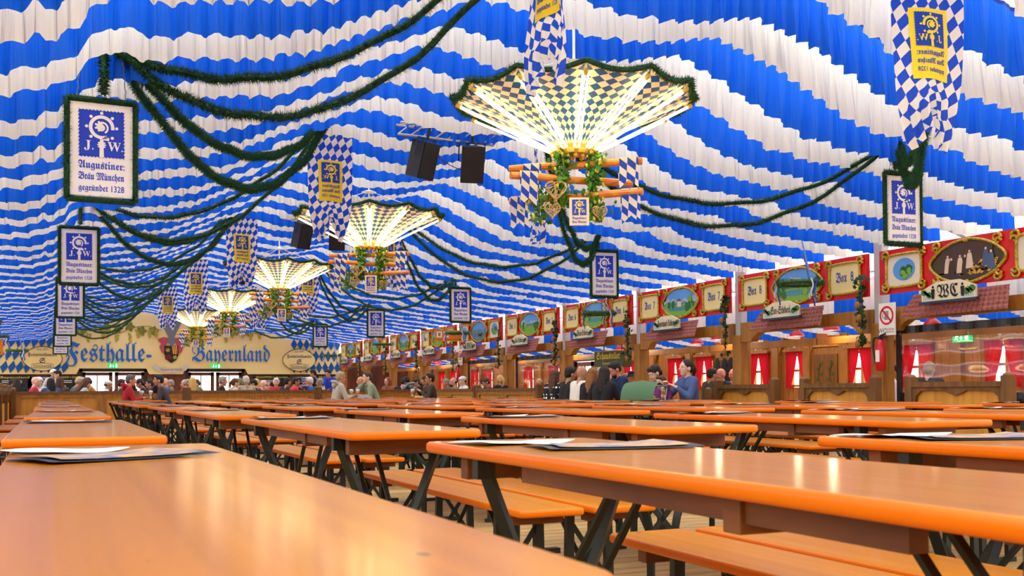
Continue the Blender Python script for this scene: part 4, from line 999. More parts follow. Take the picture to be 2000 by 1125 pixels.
b = MB(); b.box((0, 0, 0), (.95, .24, .34)); b.cyl((-.3, 0, .15), (-.3, 0, .34), .012, 6); b.cyl((.3, 0, .15), (.3, 0, .34), .012, 6); b.build('case', mat('sign_olive', (60, 70, 20), .4), t); l = MB(); put_text(l, frak('Schausteller'), .2, 0, -.125, 0, width=.78); put_text(l, 'Stammtisch', .08, 0, -.125, -.11, width=.4); l.build('lettering', M_yel2, t); b = MB()
for q in ((-.47, .47, .165, .165), (-.47, .47, -.165, -.165)): b.tube([(q[0], -.125, q[2]), (q[1], -.125, q[3])], .01, 4)
b.build('gold_edge', M_gold, t)
# hanging wreaths with ribbons
def wreath(loc, rz, lb, n=150, R=.3):
    t = tag(empty('ring_wreath', loc, rz), lb, 'wreath', 'ring wreaths hung by ribbons'); r = random.Random(int(loc[1]*10)); b = MB(); P = [(R*math.cos(a), R*math.sin(a), 0) for a in [2*PI*q/24 for q in range(25)]]
    b.tube(P, .035, 6); needles(b, P, 600 if loc[1] < 20 else 200, .085, r); b.mi = 1
    for q in range(14): a = r.uniform(0, 6.28); b.ball((R*math.cos(a), R*math.sin(a), r.uniform(-.04, .05)), .018, 6, 4)
    b.build('fir_ring', [mat('dark_box_leaf', (66, 116, 52), .7, noise=((30, 30, 30), (30, 66, 28), 2)), M_hop], t)
    for q in range(3):
        a = .4+q*2.1; rb = MB(); rb.bar((R*math.cos(a), R*math.sin(a), 0), (0, 0, .78), .022, .004); rb.build('ribbon', mat('pale_blue_ribbon', (90, 140, 220), .6), t)
        for s in (-1, 1):
            rb = MB(); rb.grid(lambda u, v: (R*1.1*math.cos(a)+s*.03+(u-.5)*.028+.02*math.sin(v*7+s), R*1.1*math.sin(a)-.02, .04-v*(.3+.05*s)), 2, 8); rb.build('streamer', mat('white_ribbon', (236, 238, 244), .6) if s < 0 else mat('blue_ribbon', (30, 90, 200), .6), t)
wreath((9.9, 12.3, 2.44), 0, 'ring wreath with blue and white ribbons before the board of Box 8'); wreath((9.95, 18.5, 2.44), .4, 'ring wreath with blue and white ribbons before the board of Box 6'); wreath((9.9, 26.3, 2.46), .2, 'ring wreath with ribbons between the ship board and Box 4'); wreath((9.9, 33.2, 2.46), .9, 'ring wreath with ribbons before the board of Box 2'); wreath((9.75, 39.3, 2.3), .5, 'farthest ring wreath on the right, before the lozenge field')
wreath((-1.25, 24.5, 2.45), .3, 'upper ring wreath at the left edge of the hall'); wreath((-1.3, 30.0, 2.4), .1, 'lower ring wreath at the left edge of the hall'); wreath((-.95, 37.0, 2.3), .7, 'small ring wreath beside the orange sign on the left')
# steel tubes under the box roofs that carry the lamps
for q, dx in enumerate((1.3, 2.0)):
    b = MB(); b.cyl((XB+dx, 8, 2.77), (XB+dx, 42, 2.77), .02, 8); struct(b.build(f'trim_{50+q}', M_metal), 'steel tube under the box roofs')
# red glass lamps in the boxes
for k, y in enumerate(PY[2:10]):
    for q, (dx, dy) in enumerate(((1.3, -.7), (2.0, -2.2))):
        t = tag(empty('red_lamp', (XB+dx, y+3.27+dy, 1.97)), 'red lamp with iron crown, %s in the box %s' % ('front' if q == 0 else 'rear', BOX[k+1][4].replace('lettered ', 'of ')), 'lamp', 'red lamps hanging in the boxes')
        b = MB(); b.lathe([(.02, .05), (.07, .02), (.13, -.04), (.14, -.08)], 14, caps=False); b.build('shade', mat('lamp_red', (190, 14, 30), .4), t, smooth=True); b = MB(); b.lathe([(.05, .05), (.03, .12), (.045, .13), (.01, .2)], 8); b.tube([(0, 0, .18), (0, 0, .8)], .006, 5); b.build('crown', M_black, t); lg = bpy.data.lights.new('lamp_glow', 'POINT'); lg.energy = 9; lg.color = (1, .8, .52); lg.shadow_soft_size = .06; lo = bpy.data.objects.new('lamp_glow', lg); COL.objects.link(lo); lo.parent = t; lo.location = (0, 0, -.1)
# clear vinyl sheets closing two boxes and the narrow entrance
for y0, y1, lb in ((8.35, 11.2, 'clear vinyl sheet closing the box nearest the camera'), (24.55, 27.45, 'clear vinyl sheet closing the box under the ship board'), (21.35, 24.15, 'clear vinyl sheet closing the box under Box 5')):
    yc, L = (y0+y1)/2, y1-y0; t = tag(empty('vinyl_sheet', (XB+.05, yc, 0), -PI/2), lb, 'vinyl sheet', 'clear sheets on the boxes')
    s = MB(); s.grid(lambda u, v: ((u-.5)*L, .012*math.sin(u*23+v*4)+.01*math.sin(v*17), .84+v*.84), 40, 14); s.build('clear_sheet', M_vinyl, t, smooth=True)
    f = MB(); f.grid(lambda u, v: ((u-.5)*L, -.02+.02*math.sin(u*60), 1.66+.10*v), 50, 2); f.grid(lambda u, v: ((u-.5)*L, -.01+.015*math.sin(u*40+v*3), .62+.24*v), 50, 3); f.box((-L/2+.04, 0, 1.15), (.08, .03, 1.06)); f.box((L/2-.04, 0, 1.15), (.08, .03, 1.06)); f.build('black_border', mat('black_vinyl', (24, 22, 26), .3), t, smooth=False)

# ---------------------------------------------------------------- partitions
def partition(name, loc, rz, L, h, lb, cat, grp, npan=1, post=.11, carved=True):
    """panelled bench-back partition, local x along it, seen from -y"""
    t = tag(empty(name, loc, rz), lb, cat, grp)
    for s in (-1, 1):
        p = MB(); p.box((s*(L/2-post/2), 0, (h+.06)/2), (post, post, h+.06)); p.ball((s*(L/2-post/2), 0, h+.06), (post*.55, post*.55, .035), 12, 6); p.build('post', M_oakd, t)
    r = MB(); r.box((0, -.02, h-.03), (L-2*post, .09, .06)); r.build('top_rail', M_oakd, t)
    b = MB(); b.box((0, .02, (h-.06)/2+.05), (L-2*post, .03, h-.16)); b.build('panel', M_oakl, t)
    w = (L-2*post)/npan
    for k in range(npan):
        x0 = -L/2+post+k*w; f = MB()
        if carved: P = [(x0, h-.06), (x0+w, h-.06), (x0+w, h-.3), (x0+w-.04, h-.24), (x0+w-.05, h-.17), (x0+w-.13, h-.105), (x0+w*.62, h-.10), (x0+w*.57, h-.13), (x0+w*.5, h-.16), (x0+w*.43, h-.13), (x0+w*.38, h-.10), (x0+.13, h-.105), (x0+.05, h-.17), (x0+.04, h-.24), (x0, h-.3)]
        else: P = [(x0, h-.06), (x0+w, h-.06), (x0+w, .05), (x0+w-.1, .05), (x0+w-.1, h-.15), (x0+.1, h-.15), (x0+.1, .05), (x0, .05)]
        f.prism(P, -.04, .01); f.build('fretwork', M_oakd if carved else M_oak, t)
    return t
for k, (ya, yb, lb) in enumerate(((12.33, 13.83, 'carved oak bench back left of the three on the right'), (10.32, 11.78, 'carved oak bench back beside the nearest post'), (8.3, 9.82, 'carved oak bench back rightmost, before the clear sheet'))):
    partition('settle_partition', (9.5, (ya+yb)/2, 0), -PI/2, yb-ya, .99, lb, 'bench back', 'carved bench backs before the boxes')
for k, (x, y, lb) in enumerate(((9.62, 14.25, 'low oak end rail left of the carved bench backs'), (9.7, 12.05, 'low oak end rail between the left and middle bench backs'))):
    t = partition('settle_rail', (x+.2, y, 0), .35, .62, .86, lb, 'bench end', 'bench ends before the boxes', post=.09)
YB = 27.0
segs = [(-.82, 3.07, 'leftmost section with one long panel'), (3.07, 6.32, 'second section from the left'), (6.32, 9.28, 'section reaching the corner')]
for a, c, lb in segs: partition('low_partition', ((a+c)/2, YB, 0), 0, c-a, .98, 'low oak partition across the hall, %s' % lb, 'partition', 'low oak partitions', 2, .1, False)
for ya, yb, lb in ((23.45, 26.9, 'further section'), (19.9, 23.4, 'nearer section')): partition('low_partition', (9.3, (ya+yb)/2, 0), -PI/2, yb-ya, .98, 'low oak partition running towards the camera on the right, %s' % lb, 'partition', 'low oak partitions', 2, .1, False)
for k in range(5):
    y = 13.2+k*2.85; partition('side_settle', (-.86, y+1.4, 0), PI/2, 2.8, 1.04, 'dark oak bench back along the left side, %s from the camera' % ORD[k].replace('nearest', 'first'), 'bench back', 'bench backs along the left side', 3, .1, True)
# ---------------------------------------------------------------- beer tables and benches
def board_mesh(name, L, Wd, th, z, mt, me_, bev=.011, rc=.035):
    """rounded board; upper face in one material, edges and underside in the other"""
    m = MB(); P = []
    for sx, sy, a0 in ((1, 1, 0), (-1, 1, 90), (-1, -1, 180), (1, -1, 270)):
        for q in range(4): a = math.radians(a0+30*q); P.append((sx*(Wd/2-rc)+rc*math.cos(a), sy*(L/2-rc)+rc*math.sin(a)))
    n = len(P); m._add([(x, y, z-th) for x, y in P]+[(x, y, z) for x, y in P], [tuple(range(n))[::-1], tuple(range(n, 2*n))]+[(i, (i+1) % n, (i+1) % n+n, i+n) for i in range(n)])
    me = bpy.data.meshes.new(name); me.from_pydata(m.v, [], m.f); bm = bmesh.new(); bm.from_mesh(me)
    bmesh.ops.bevel(bm, geom=[e for e in bm.edges if abs(e.verts[0].co.z-e.verts[1].co.z) < 1e-5], offset=bev, segments=3, affect='EDGES', profile=.5)
    bm.to_mesh(me); bm.free(); me.materials.append(mt); me.materials.append(me_)
    for p in me.polygons:
        p.material_index = 0 if p.normal.z > .75 else 1
        if abs(p.normal.z) < .98: p.use_smooth = True
    return me
def table_parts(L):
    Wd = .525; out = []
    out.append(('tabletop', board_mesh('tabletop', L, Wd, .032, .77, M_top, M_edge)))
    for y in (-L/2+.22, -.1*L, L/2-.62+.4):
        b = MB(); b.box((0, y, .705), (Wd-.09, .05, .062)); out.append(('batten', b.mesh('batten', M_batten, bevel=.003)))
    for s in (-1, 1):
        b = MB(); b.box((s*.19, 0, .715), (.035, L*.52, .045)); out.append(('side_rail', b.mesh('side_rail', M_batten)))
    for e in (-1, 1):
        y = e*(L/2-.36)
        for s in (-1, 1):
            b = MB(); P = sline([(s*.215, y, .735), (s*.20, y, .68), (s*.13, y, .50), (s*.075, y, .36), (s*.06, y, .22), (s*.06, y, .02)], 4)
            b.tube(P, .021, 4)
            b.box((s*.215, y, .715), (.05, .04, .06)); out.append(('leg', b.mesh('leg', M_green)))
        b = MB(); b.box((0, y, .015), (.40, .05, .03)); out.append(('foot', b.mesh('foot', M_green)))
        b = MB(); b.bar((-.135, y, .5), (.07, y, .28), .024, .008, up=(0, 1, 0)); b.bar((.135, y, .5), (-.07, y, .28), .024, .008, up=(0, 1, 0)); out.append(('cross_brace', b.mesh('cross_brace', M_green)))
        for s in (-1, 1):
            b = MB(); b.bar((s*.045, y-e*.42, .71), (s*.05, y, .26), .018, .012); out.append(('strut', b.mesh('strut', M_green)))
    return out
def bench_parts(L):
    out = [('seat', board_mesh('seat', L, .27, .028, .48, M_seat, M_edge, .009, .025))]
    for e in (-1, 1):
        b = MB(); b.box((0, e*(L/2-.16), .432), (.21, .045, .04)); out.append(('batten', b.mesh('batten', M_batten)))
        y = e*(L/2-.32)
        for s in (-1, 1):
            b = MB(); b.bar((s*.085, y, .452), (s*.095, y, .01), .034, .026, up=(0, 1, 0)); out.append(('leg', b.mesh('leg', M_green)))
        b = MB(); b.bar((-.09, y, .40), (.09, y, .14), .02, .008, up=(0, 1, 0)); b.bar((.09, y, .40), (-.09, y, .14), .02, .008, up=(0, 1, 0)); b.cyl((0, y-.012, .27), (0, y+.012, .27), .016, 8); out.append(('cross_brace', b.mesh('cross_brace', M_green)))
        b = MB(); b.box((0, y, .012), (.26, .035, .024)); out.append(('foot', b.mesh('foot', M_green)))
        b = MB(); b.bar((0, y-e*.34, .445), (0, y, .16), .018, .01); out.append(('strut', b.mesh('strut', M_green)))
    return out
def joined(parts, name):
    mats = []; bm = bmesh.new()
    for _, me in parts:
        idx = []
        for m in me.materials:
            if m not in mats: mats.append(m)
            idx.append(mats.index(m))
        n = len(bm.faces); bm.from_mesh(me); bm.faces.ensure_lookup_table()
        for f in bm.faces[n:]: f.material_index = idx[f.material_index]
    o = bpy.data.meshes.new(name); bm.to_mesh(o); bm.free()
    for m in mats: o.materials.append(m)
    return o
TP = {}; BP = {}
def place_table(L, x, y, rz, near):
    k = round(L, 2)
    if k not in TP: p = table_parts(L); TP[k] = (p, joined(p, 'beer_table'))
    if near:
        t = empty('beer_table', (x, y, 0), rz)
        for nm, me in TP[k][0]: obj(nm, me, t)
        return t
    return obj('beer_table', TP[k][1], None, (x, y, 0), (0, 0, rz))
def place_bench(L, x, y, rz, near):
    k = round(L, 2)
    if k not in BP: p = bench_parts(L); BP[k] = (p, joined(p, 'beer_bench'))
    if near:
        t = empty('beer_bench', (x, y, 0), rz)
        for nm, me in BP[k][0]: obj(nm, me, t)
        return t
    return obj('beer_bench', BP[k][1], None, (x, y, 0), (0, 0, rz))
M_menu = [mat('menu_dark', (30, 34, 40), .45), mat('menu_photo', (200, 150, 84), .5, noise=((16, 16, 16), (70, 100, 136), 5)), mat('paper_white', (240, 240, 238), .6)]
def menu_mesh():
    m = MB(); w, h = .285, .20
    for lay in range(2):
        m.mi = 0 if lay == 0 else 1
        k = 1 if lay == 0 else .84
        m.grid(lambda u, v: ((u-.5)*w*2*.72*k, (v-.5)*h*1.42*k, .003+.004*lay+.008*abs(2*u-1)**3*(.4+.6*v)+.002*math.sin(v*5)), 14, 6)
    return m.mesh('menu_card', M_menu, smooth=True)
def sheet_mesh():
    m = MB(); m.grid(lambda u, v: ((u-.5)*.297, (v-.5)*.21, .003+.010*(2*u-1)**4*(1-v)+.003*math.sin(u*6)), 12, 4); me = m.mesh('paper_sheet', M_menu[2], smooth=True); return me
ME_menu, ME_sheet = menu_mesh(), sheet_mesh()
LINES = [  # centre x, first far end, pitch, length, rows
    ('first line from the left', .115, 3.22, 3.28, 2.48, 7), ('second line from the left', 1.27, 2.97, 3.28, 2.46, 7), ('third line from the left', 2.445, 2.66, 3.12, 2.16, 8),
    ('fourth line from the left', 3.76, 2.75, 3.06, 2.2, 8), ('fifth line from the left', 5.05, 2.9, 3.08, 2.2, 8), ('sixth line from the left', 6.12, 2.66, 3.08, 2.2, 8),
    ('seventh line from the left', 7.3, 2.9, 3.1, 2.2, 8), ('line nearest the boxes', 8.45, 4.5, 3.1, 2.2, 7)]
RW = ['in the nearest row', 'in the second row', 'in the third row', 'in the fourth row', 'in the fifth row', 'in the sixth row', 'in the seventh row', 'in the eighth row']
BX = {0: [-.5], 1: [], 2: [1.70, 2.01], 3: [2.93, 3.27], 4: [4.20, 4.55], 5: [5.45, 5.73], 6: [6.56, 6.87], 7: [7.74, 8.02]}
rj = random.Random(3)
for i, (ln, xc, far, pt, L, nr) in enumerate(LINES):
    for r_ in range(nr):
        yf = far+pt*r_; yc = yf-L/2
        if i == 0 and r_ >= 1: yf = 6.33+3.55*(r_-1); yc = yf-1.24
        if i == 2 and r_ == 7: xc = 1.9
        if i == 7 and r_ == 3: yf += .7; yc += .7
        if yf > 26.2: continue
        if (xc-.5) > 1.27*yf: continue
        near = yf < 10.5 or (i < 2 and yf < 14)
        dx, rz = (.05 if i+r_ == 0 else 0, 0) if r_ < 2 else (rj.uniform(-.03, .03), rj.uniform(-.012, .012))
        t = place_table(L, xc+dx, yc, rz, near); tag(t, 'varnished beer table %s, %s' % (RW[r_], ln), 'beer table', 'rows of beer tables')
        # the benches on the left of this line of tables
        for q, bx in enumerate(BX[i]):
            yb = yc+(-.1 if i else .1)
            if i == 2: yb = [1.77, 4.62, 7.85][r_] if r_ < 3 else 4.62+3.2*(r_-1)
            if (i == 7 and r_ == 3) or (i == 2 and r_ == 7): continue
            if (bx-.2) > 1.27*(yb+1.1): continue
            b = place_bench(2.2, bx+dx, yb+(.1 if q and i > 2 else 0), rz+(rj.uniform(-.01, .01) if r_ > 1 else 0), near)
            sd = 'left side bench' if i == 0 else ['left', 'right'][q]+' of two'
            tag(b, 'beer bench %s, %s beside the %s' % (RW[r_], sd, ln.replace(' from the left', '')) if i else 'orange beer bench %s, left of the first line of tables' % RW[r_], 'beer bench', 'rows of beer benches')
        if (i*5+r_*3) % 9 == 7 and yf > 12: continue
        if i == 0 and r_ == 0: mx, my, mr, sx, sy, sr = .125, 2.60, .45, .03, 2.93, .08
        elif i == 1 and r_ == 0: mx, my, mr, sx, sy, sr = 1.33, 2.42, -.15, 1.18, 2.72, .12
        else: mx, my, mr, sx, sy, sr = xc+rj.uniform(-.04, .04), yf-.42+rj.uniform(-.08, .08), rj.uniform(-.35, .35), xc-.08, yf-.14, rj.uniform(-.25, .25)
        o = obj('menu_card', ME_menu, None, (mx, my, .7705), (0, 0, mr)); tag(o, 'dark menu card %s, %s' % (RW[r_], ln), 'menu', 'menus on the tables')
        o = obj('paper_sheet', ME_sheet, None, (sx, sy, .7705), (0, 0, sr)); tag(o, 'white paper sheet %s, %s' % (RW[r_], ln), 'paper', 'paper sheets on the tables')
        if i == 1 and r_ == 1:
            pass
# knotted bag on the table strut, as in the second line
m = MB(); m.grid(lambda u, v: ((.012+.045*math.sin(PI*min(1, v*1.05))**.8)*math.cos(2*PI*u)*(1+.2*math.sin(6*PI*u+v*9)), (.012+.03*math.sin(PI*min(1, v*1.05)))*math.sin(2*PI*u), -.16*v), 18, 10)
o = m.build('plastic_bag', mat('bag_clear', (226, 224, 214), .4), smooth=True); o.location = (1.375, 7.5, .46); tag(o, 'crumpled pale plastic bag tied to a table leg in the second line', 'bag')
# ---------------------------------------------------------------- people
def remeshed(mb, name, voxel, smooth=3):
    me = mb.mesh(name+'_raw', [], False); o = obj(name, me)
    m = o.modifiers.new('r', 'REMESH'); m.mode = 'VOXEL'; m.voxel_size = voxel; m.use_smooth_shade = True
    s = o.modifiers.new('s', 'SMOOTH'); s.iterations = smooth; s.factor = .5
    bpy.context.view_layer.update()
    r = bpy.data.meshes.new_from_object(o.evaluated_get(bpy.context.evaluated_depsgraph_get())); r.name = name
    bpy.data.objects.remove(o); bpy.data.meshes.remove(me); return r
def cap(mb, p, q, r1, r2, n=10):
    p, q = Vector(p), Vector(q); K = 5
    mb.tube([p.lerp(q, k/K) for k in range(K+1)], [r1+(r2-r1)*k/K for k in range(K+1)], n); mb.ball(p, r1, n, 6); mb.ball(q, r2, n, 6)
def hand(mb, w, d, side, curl):
    """palm, four bent fingers of different lengths and a thumb; d = direction of the forearm"""
    w, d = Vector(w), Vector(d).normalized(); up = Vector((0, 0, 1)); sd = d.cross(up).normalized()*side; nr = sd.cross(d).normalized()
    if nr.z > 0: nr = -nr
    for k in range(4): cap(mb, w+sd*.010*(k-1.5), w+d*.085+sd*.019*(k-1.5), .015, .012, 8)
    for k, ln in enumerate((.058, .068, .064, .05)):
        a = w+d*.088+sd*.020*(k-1.5); b2 = a+(d*math.cos(curl*.6)+nr*math.sin(curl*.6))*ln*.55; c = b2+(d*math.cos(curl*1.6)+nr*math.sin(curl*1.6))*ln*.5
        cap(mb, a, b2, .0095, .009, 8); cap(mb, b2, c, .009, .0075, 8)
    a = w+d*.025-sd*.028; b2 = a+(d*.7-sd*.6+nr*.4).normalized()*.042; c = b2+(d*.9+nr*.4).normalized()*.034
    cap(mb, a, b2, .012, .0105, 8); cap(mb, b2, c, .0105, .008, 8)
POSES = {  # lean of the chest, head shift/pitch, hands (wrist positions right then left), standing
    'table': dict(lean=.08, hy=.07, hp=.10, R=(.10, .36, .815), L=(-.12, .33, .815)),
    'cheek': dict(lean=.16, hy=.09, hp=.05, R=(.07, .235, 1.12), L=(-.05, .36, .815)),
    'bowed': dict(lean=.13, hy=.13, hp=.55, R=(.05, .34, .83), L=(-.05, .34, .83)),
    'talk': dict(lean=.05, hy=.05, hp=-.02, R=(.12, .34, .96), L=(-.10, .30, .92)),
    'stand': dict(lean=.10, hy=.08, hp=.35, R=(.18, .36, 1.02), L=(-.16, .36, 1.02), stand=.34),
}
def make_pose(k):
    P = POSES[k]; u = P.get('stand', 0); ln = P['lean']; B, S, T = MB(), MB(), MB()
    pel = Vector((0, 0, .575+u)); wst = Vector((0, .01+ln*.25, .74+u)); che = Vector((0, .01+ln*.8, .93+u)); nb = Vector((0, .0+ln, 1.055+u)); hc = Vector((0, ln+P['hy']*.6, 1.195+u-.03*P['hp']))
    def trunk(m, g):
        for s in (-1, 1):
            cap(m, pel+Vector((s*.075, 0, 0)), wst+Vector((s*.07, 0, 0)), .105+g, .098+g, 12); cap(m, wst+Vector((s*.07, 0, 0)), che+Vector((s*.085, 0, 0)), .098+g, .108+g, 12); cap(m, che+Vector((s*.085, 0, .02)), nb+Vector((s*.10, 0, -.035)), .10+g, .062+g, 12)
        cap(m, nb+Vector((-.15, 0, -.03)), nb+Vector((.15, 0, -.03)), .055+g, .055+g, 10)
    trunk(B, -.012); trunk(S, .004)
    cap(B, nb+Vector((0, -.005, -.02)), hc+Vector((0, -.02, -.06)), .056, .05)
    for s, w in ((1, P['R']), (-1, P['L'])):
        w = Vector(w)+Vector((0, 0, u if u and w[2] < 1 else 0)); sh = nb+Vector((s*.175, 0, -.045)); d = w-sh; Ld = min(d.length, .50); w = sh+d.normalized()*Ld
        # elbow by two-bone solution, hanging outwards and down
        a, b2 = .285, .25; q = (a*a-b2*b2+Ld*Ld)/(2*Ld); hgt = math.sqrt(max(a*a-q*q, .0004)); ax = d.normalized(); pole = Vector((s*.55, -.2, -.8)); pole = (pole-ax*pole.dot(ax)).normalized(); el = sh+ax*q+pole*hgt
        cap(B, sh, el, .05, .039); cap(B, el, w, .04, .026); cap(S, sh, el, .066, .053); cap(S, el, w-(w-el)*.12, .052, .038)
        hand(B, w, (w-el).normalized()+Vector((-s*.35, .25, 0)), s, .55)
        hp = pel+Vector((s*.09, 0, 0)); kn = Vector((s*.13, .43, .53)) if not u else Vector((s*.10, .05, .50)); an = Vector((s*.13, .40, .09)) if not u else Vector((s*.11, -.02, .09))
        cap(B, hp, kn, .078, .055, 12); cap(B, kn, an, .054, .036); cap(T, hp, kn, .096, .071, 12); cap(T, kn, an+Vector((0, 0, .02)), .070, .056)
        cap(T, an+Vector((0, -.03, -.045)), an+Vector((0, .16, -.055)), .045, .036)
    cap(T, pel+Vector((-.08, 0, .03)), pel+Vector((.08, 0, .03)), .115, .115, 12)
    R = Matrix.Rotation(-P['hp'], 3, 'X')
    H = MB()
    H.ball((0, -.008, .03), (.077, .098, .098), 16, 10); H.ball((0, .028, -.035), (.058, .066, .075), 14, 8); H.ball((0, .055, -.085), (.032, .034, .026), 10, 6)
    cap(H, (0, .086, .022), (0, .107, -.016), .011, .016, 8); cap(H, (-.035, .074, .035), (.035, .074, .035), .018, .018, 8); cap(H, (-.022, .083, -.052), (.022, .083, -.052), .010, .010, 8)
    for s in (-1, 1): H.ball((s*.078, -.012, -.008), (.012, .022, .034), 8, 6); H.ball((s*.038, .062, -.022), (.024, .024, .02), 8, 6)
    H.v = [tuple(hc+R @ Vector(v)) for v in H.v]; n = len(B.v); B.v += H.v; B.f += [tuple(i+n for i in f) for f in H.f]; B.m += H.m
    return dict(body=remeshed(B, 'body', .0075, 3), shirt=remeshed(S, 'shirt', .012, 5), trousers=remeshed(T, 'trousers', .016, 4), head=hc, rot=R, neck=nb)
PO = {k: make_pose(k) for k in POSES}
def hair_mesh(kind):
    m = MB(); r = random.Random(3)
    if kind in ('short', 'long', 'bun', 'fringe'):
        m.ball((0, -.020, .046), (.087, .100, .094), 14, 8)
        if kind == 'short': m.ball((0, -.055, .0), (.078, .062, .07), 12, 6); m.ball((0, .045, .105), (.06, .04, .026), 10, 6)
        if kind == 'fringe': m.ball((0, .05, .095), (.07, .045, .04), 10, 6); m.ball((0, -.06, -.01), (.083, .06, .08), 12, 6)
        if kind in ('long',):
            m.ball((0, -.065, -.04), (.088, .058, .12), 12, 8)
            for s in (-1, 1): cap(m, (s*.068, -.005, .03), (s*.08, -.015, -.17), .03, .026, 8)
            cap(m, (-.045, -.07, -.08), (-.05, -.085, -.25), .045, .028); cap(m, (.045, -.07, -.08), (.05, -.085, -.25), .045, .028); cap(m, (0, -.08, -.08), (0, -.10, -.28), .05, .03)
        if kind == 'bun': m.ball((0, -.06, .0), (.078, .06, .075), 12, 6); cap(m, (0, -.11, .04), (0, -.15, -.02), .035, .03); cap(m, (0, -.15, -.02), (0, -.13, -.14), .03, .012)
        # keep the face clear
        me = remeshed(m, 'hair_'+kind, .009, 2)
        for v in me.vertices:
            v.co += Vector((r.uniform(-1, 1), r.uniform(-1, 1), r.uniform(-1, 1)))*.0016
        return me
    if kind == 'fringe_ring': m.ball((0, -.055, -.0), (.083, .06, .045), 12, 6); return remeshed(m, 'hair_ring', .009, 2)
    if kind == 'cap': m.ball((0, -.01, .065), (.094, .108, .078), 14, 8); m.lathe([(.0, .045), (.10, .05), (.105, .075), (.09, .10)], 16, caps=False); return remeshed(m, 'white_cap', .009, 2)
    if kind == 'hat': m.lathe([(0, .045), (.155, .05), (.155, .062), (.095, .07), (.085, .15), (.05, .165), (0, .16)], 18, c=(0, -.01, 0), caps=False); return remeshed(m, 'brim_hat', .010, 1)
HM = {k: hair_mesh(k) for k in ('short', 'long', 'bun', 'fringe', 'fringe_ring', 'cap', 'hat')}
def face_mesh():  # eyes, brows and mouth
    m = MB()
    for s in (-1, 1): m.mi = 0; m.ball((s*.030, .083, .012), (.011, .008, .007), 8, 5); m.mi = 1; m.ball((s*.030, .0895, .012), (.0058, .004, .006), 8, 5); m.tube([(s*.018, .093, .033), (s*.034, .091, .038), (s*.048, .083, .032)], .0035, 5)
    m.mi = 2; m.tube([(-.022, .089, -.050), (0, .0955, -.048), (.022, .089, -.050)], .004, 5)
    return m.mesh('face', [mat('eye_white', (232, 228, 222), .3), mat('eye_dark', (40, 26, 20), .4), mat('lip', (176, 86, 80), .5)], smooth=True)
FACE = face_mesh()
def glasses_mesh():
    m = MB()
    for s in (-1, 1): m.tube([(s*.031+.021*math.cos(a), .098, .010+.017*math.sin(a)) for a in [2*PI*q/12 for q in range(12)]], .0024, 4, closed=True); m.tube([(s*.052, .096, .014), (s*.078, .0, .012)], .0022, 4)
    m.tube([(-.010, .1, .014), (.010, .1, .014)], .0022, 4); return m.mesh('glasses', M_black)
GLS = glasses_mesh()
HOOD = MB(); HOOD.tube([(.115*math.cos(a), -.02+.085*math.sin(a)-.03, .0-.02*math.sin(a)+.03*(math.sin(a) < 0)) for a in [2*PI*q/16 for q in range(16)]], .032, 8, closed=True); HOOD.ball((0, -.10, -.03), (.10, .045, .07), 12, 6); HOODM = remeshed(HOOD, 'hood', .011, 3)
SKIN = [mat('skin', (226, 172, 140)), mat('skin_ruddy', (222, 152, 120), .55), mat('skin_tan', (196, 140, 104), .55), mat('skin_pale', (236, 192, 164), .55)]
HC = dict(grey=(150, 148, 142), dark=(38, 28, 22), black=(20, 17, 16), brown=(88, 54, 30), blond=(214, 172, 96), auburn=(142, 66, 28), white=(226, 224, 218))
def setm(o, m):
    o.material_slots[0].link = 'OBJECT'; o.material_slots[0].material = m
def person(x, y, face, pose, shirt, hair, hcol, label, group=None, scale=1.0, skin=0, z=0, trousers=(40, 48, 72), glasses=False, hood=False, shirtmat=None, beard=None):
    """face: heading in degrees, 0 looks down the hall, 90 to the left, -90 to the right"""
    P = PO[pose]; t = empty('person', (x, y, z), math.radians(face)); t.scale = (scale,)*3; tag(t, label, 'person', group)
    b = obj('body', P['body'], t)
    for me in (P['body'], P['shirt'], P['trousers']):
        if not me.materials: me.materials.append(SKIN[0])
    setm(b, SKIN[skin]); s = obj('shirt', P['shirt'], t); setm(s, shirtmat or mat('cloth_%d_%d_%d' % shirt, shirt, .85)); s = obj('trousers', P['trousers'], t); setm(s, mat('cloth_%d_%d_%d' % trousers, trousers, .85))
    M = Matrix.Translation(P['head']) @ P['rot'].to_4x4()
    f = obj('face', FACE, t); f.matrix_local = M
    if glasses: g = obj('glasses', GLS, t); g.matrix_local = M
    if hair:
        me = HM[hair]
        if not me.materials: me.materials.append(SKIN[0])
        h = obj({'cap': 'cap', 'hat': 'hat'}.get(hair, 'hair'), me, t); h.matrix_local = M; c = HC.get(hcol, hcol); setm(h, mat('hair_%d_%d_%d' % tuple(c), c, .7))
        if hair in ('cap', 'hat'):
            me = HM['fringe_ring']
            if not me.materials: me.materials.append(SKIN[0])
            h = obj('hair', me, t); h.matrix_local = M; setm(h, mat('hair_60_50_44', (60, 50, 44), .7))
    if beard:
        m = MB(); m.ball((0, .052, -.075), (.05, .048, .05), 10, 6); bd = m.build('beard', mat('hair_%d_%d_%d' % HC[beard], HC[beard], .8), t, smooth=True); bd.matrix_local = M
    if hood:
        if not HOODM.materials: HOODM.materials.append(SKIN[0])
        h = obj('hood', HOODM, t); h.location = P['neck']+Vector((0, -.01, .015)); setm(h, mat('cloth_%d_%d_%d' % shirt, shirt, .85))
    return t
dots = mat('polka', (14, 14, 16), .85); nt = dots.node_tree; v = nt.nodes.new('ShaderNodeTexVoronoi'); v.inputs['Scale'].default_value = 16; v.inputs['Randomness'].default_value = .1; tc = nt.nodes.new('ShaderNodeTexCoord'); rp = nt.nodes.new('ShaderNodeValToRGB')
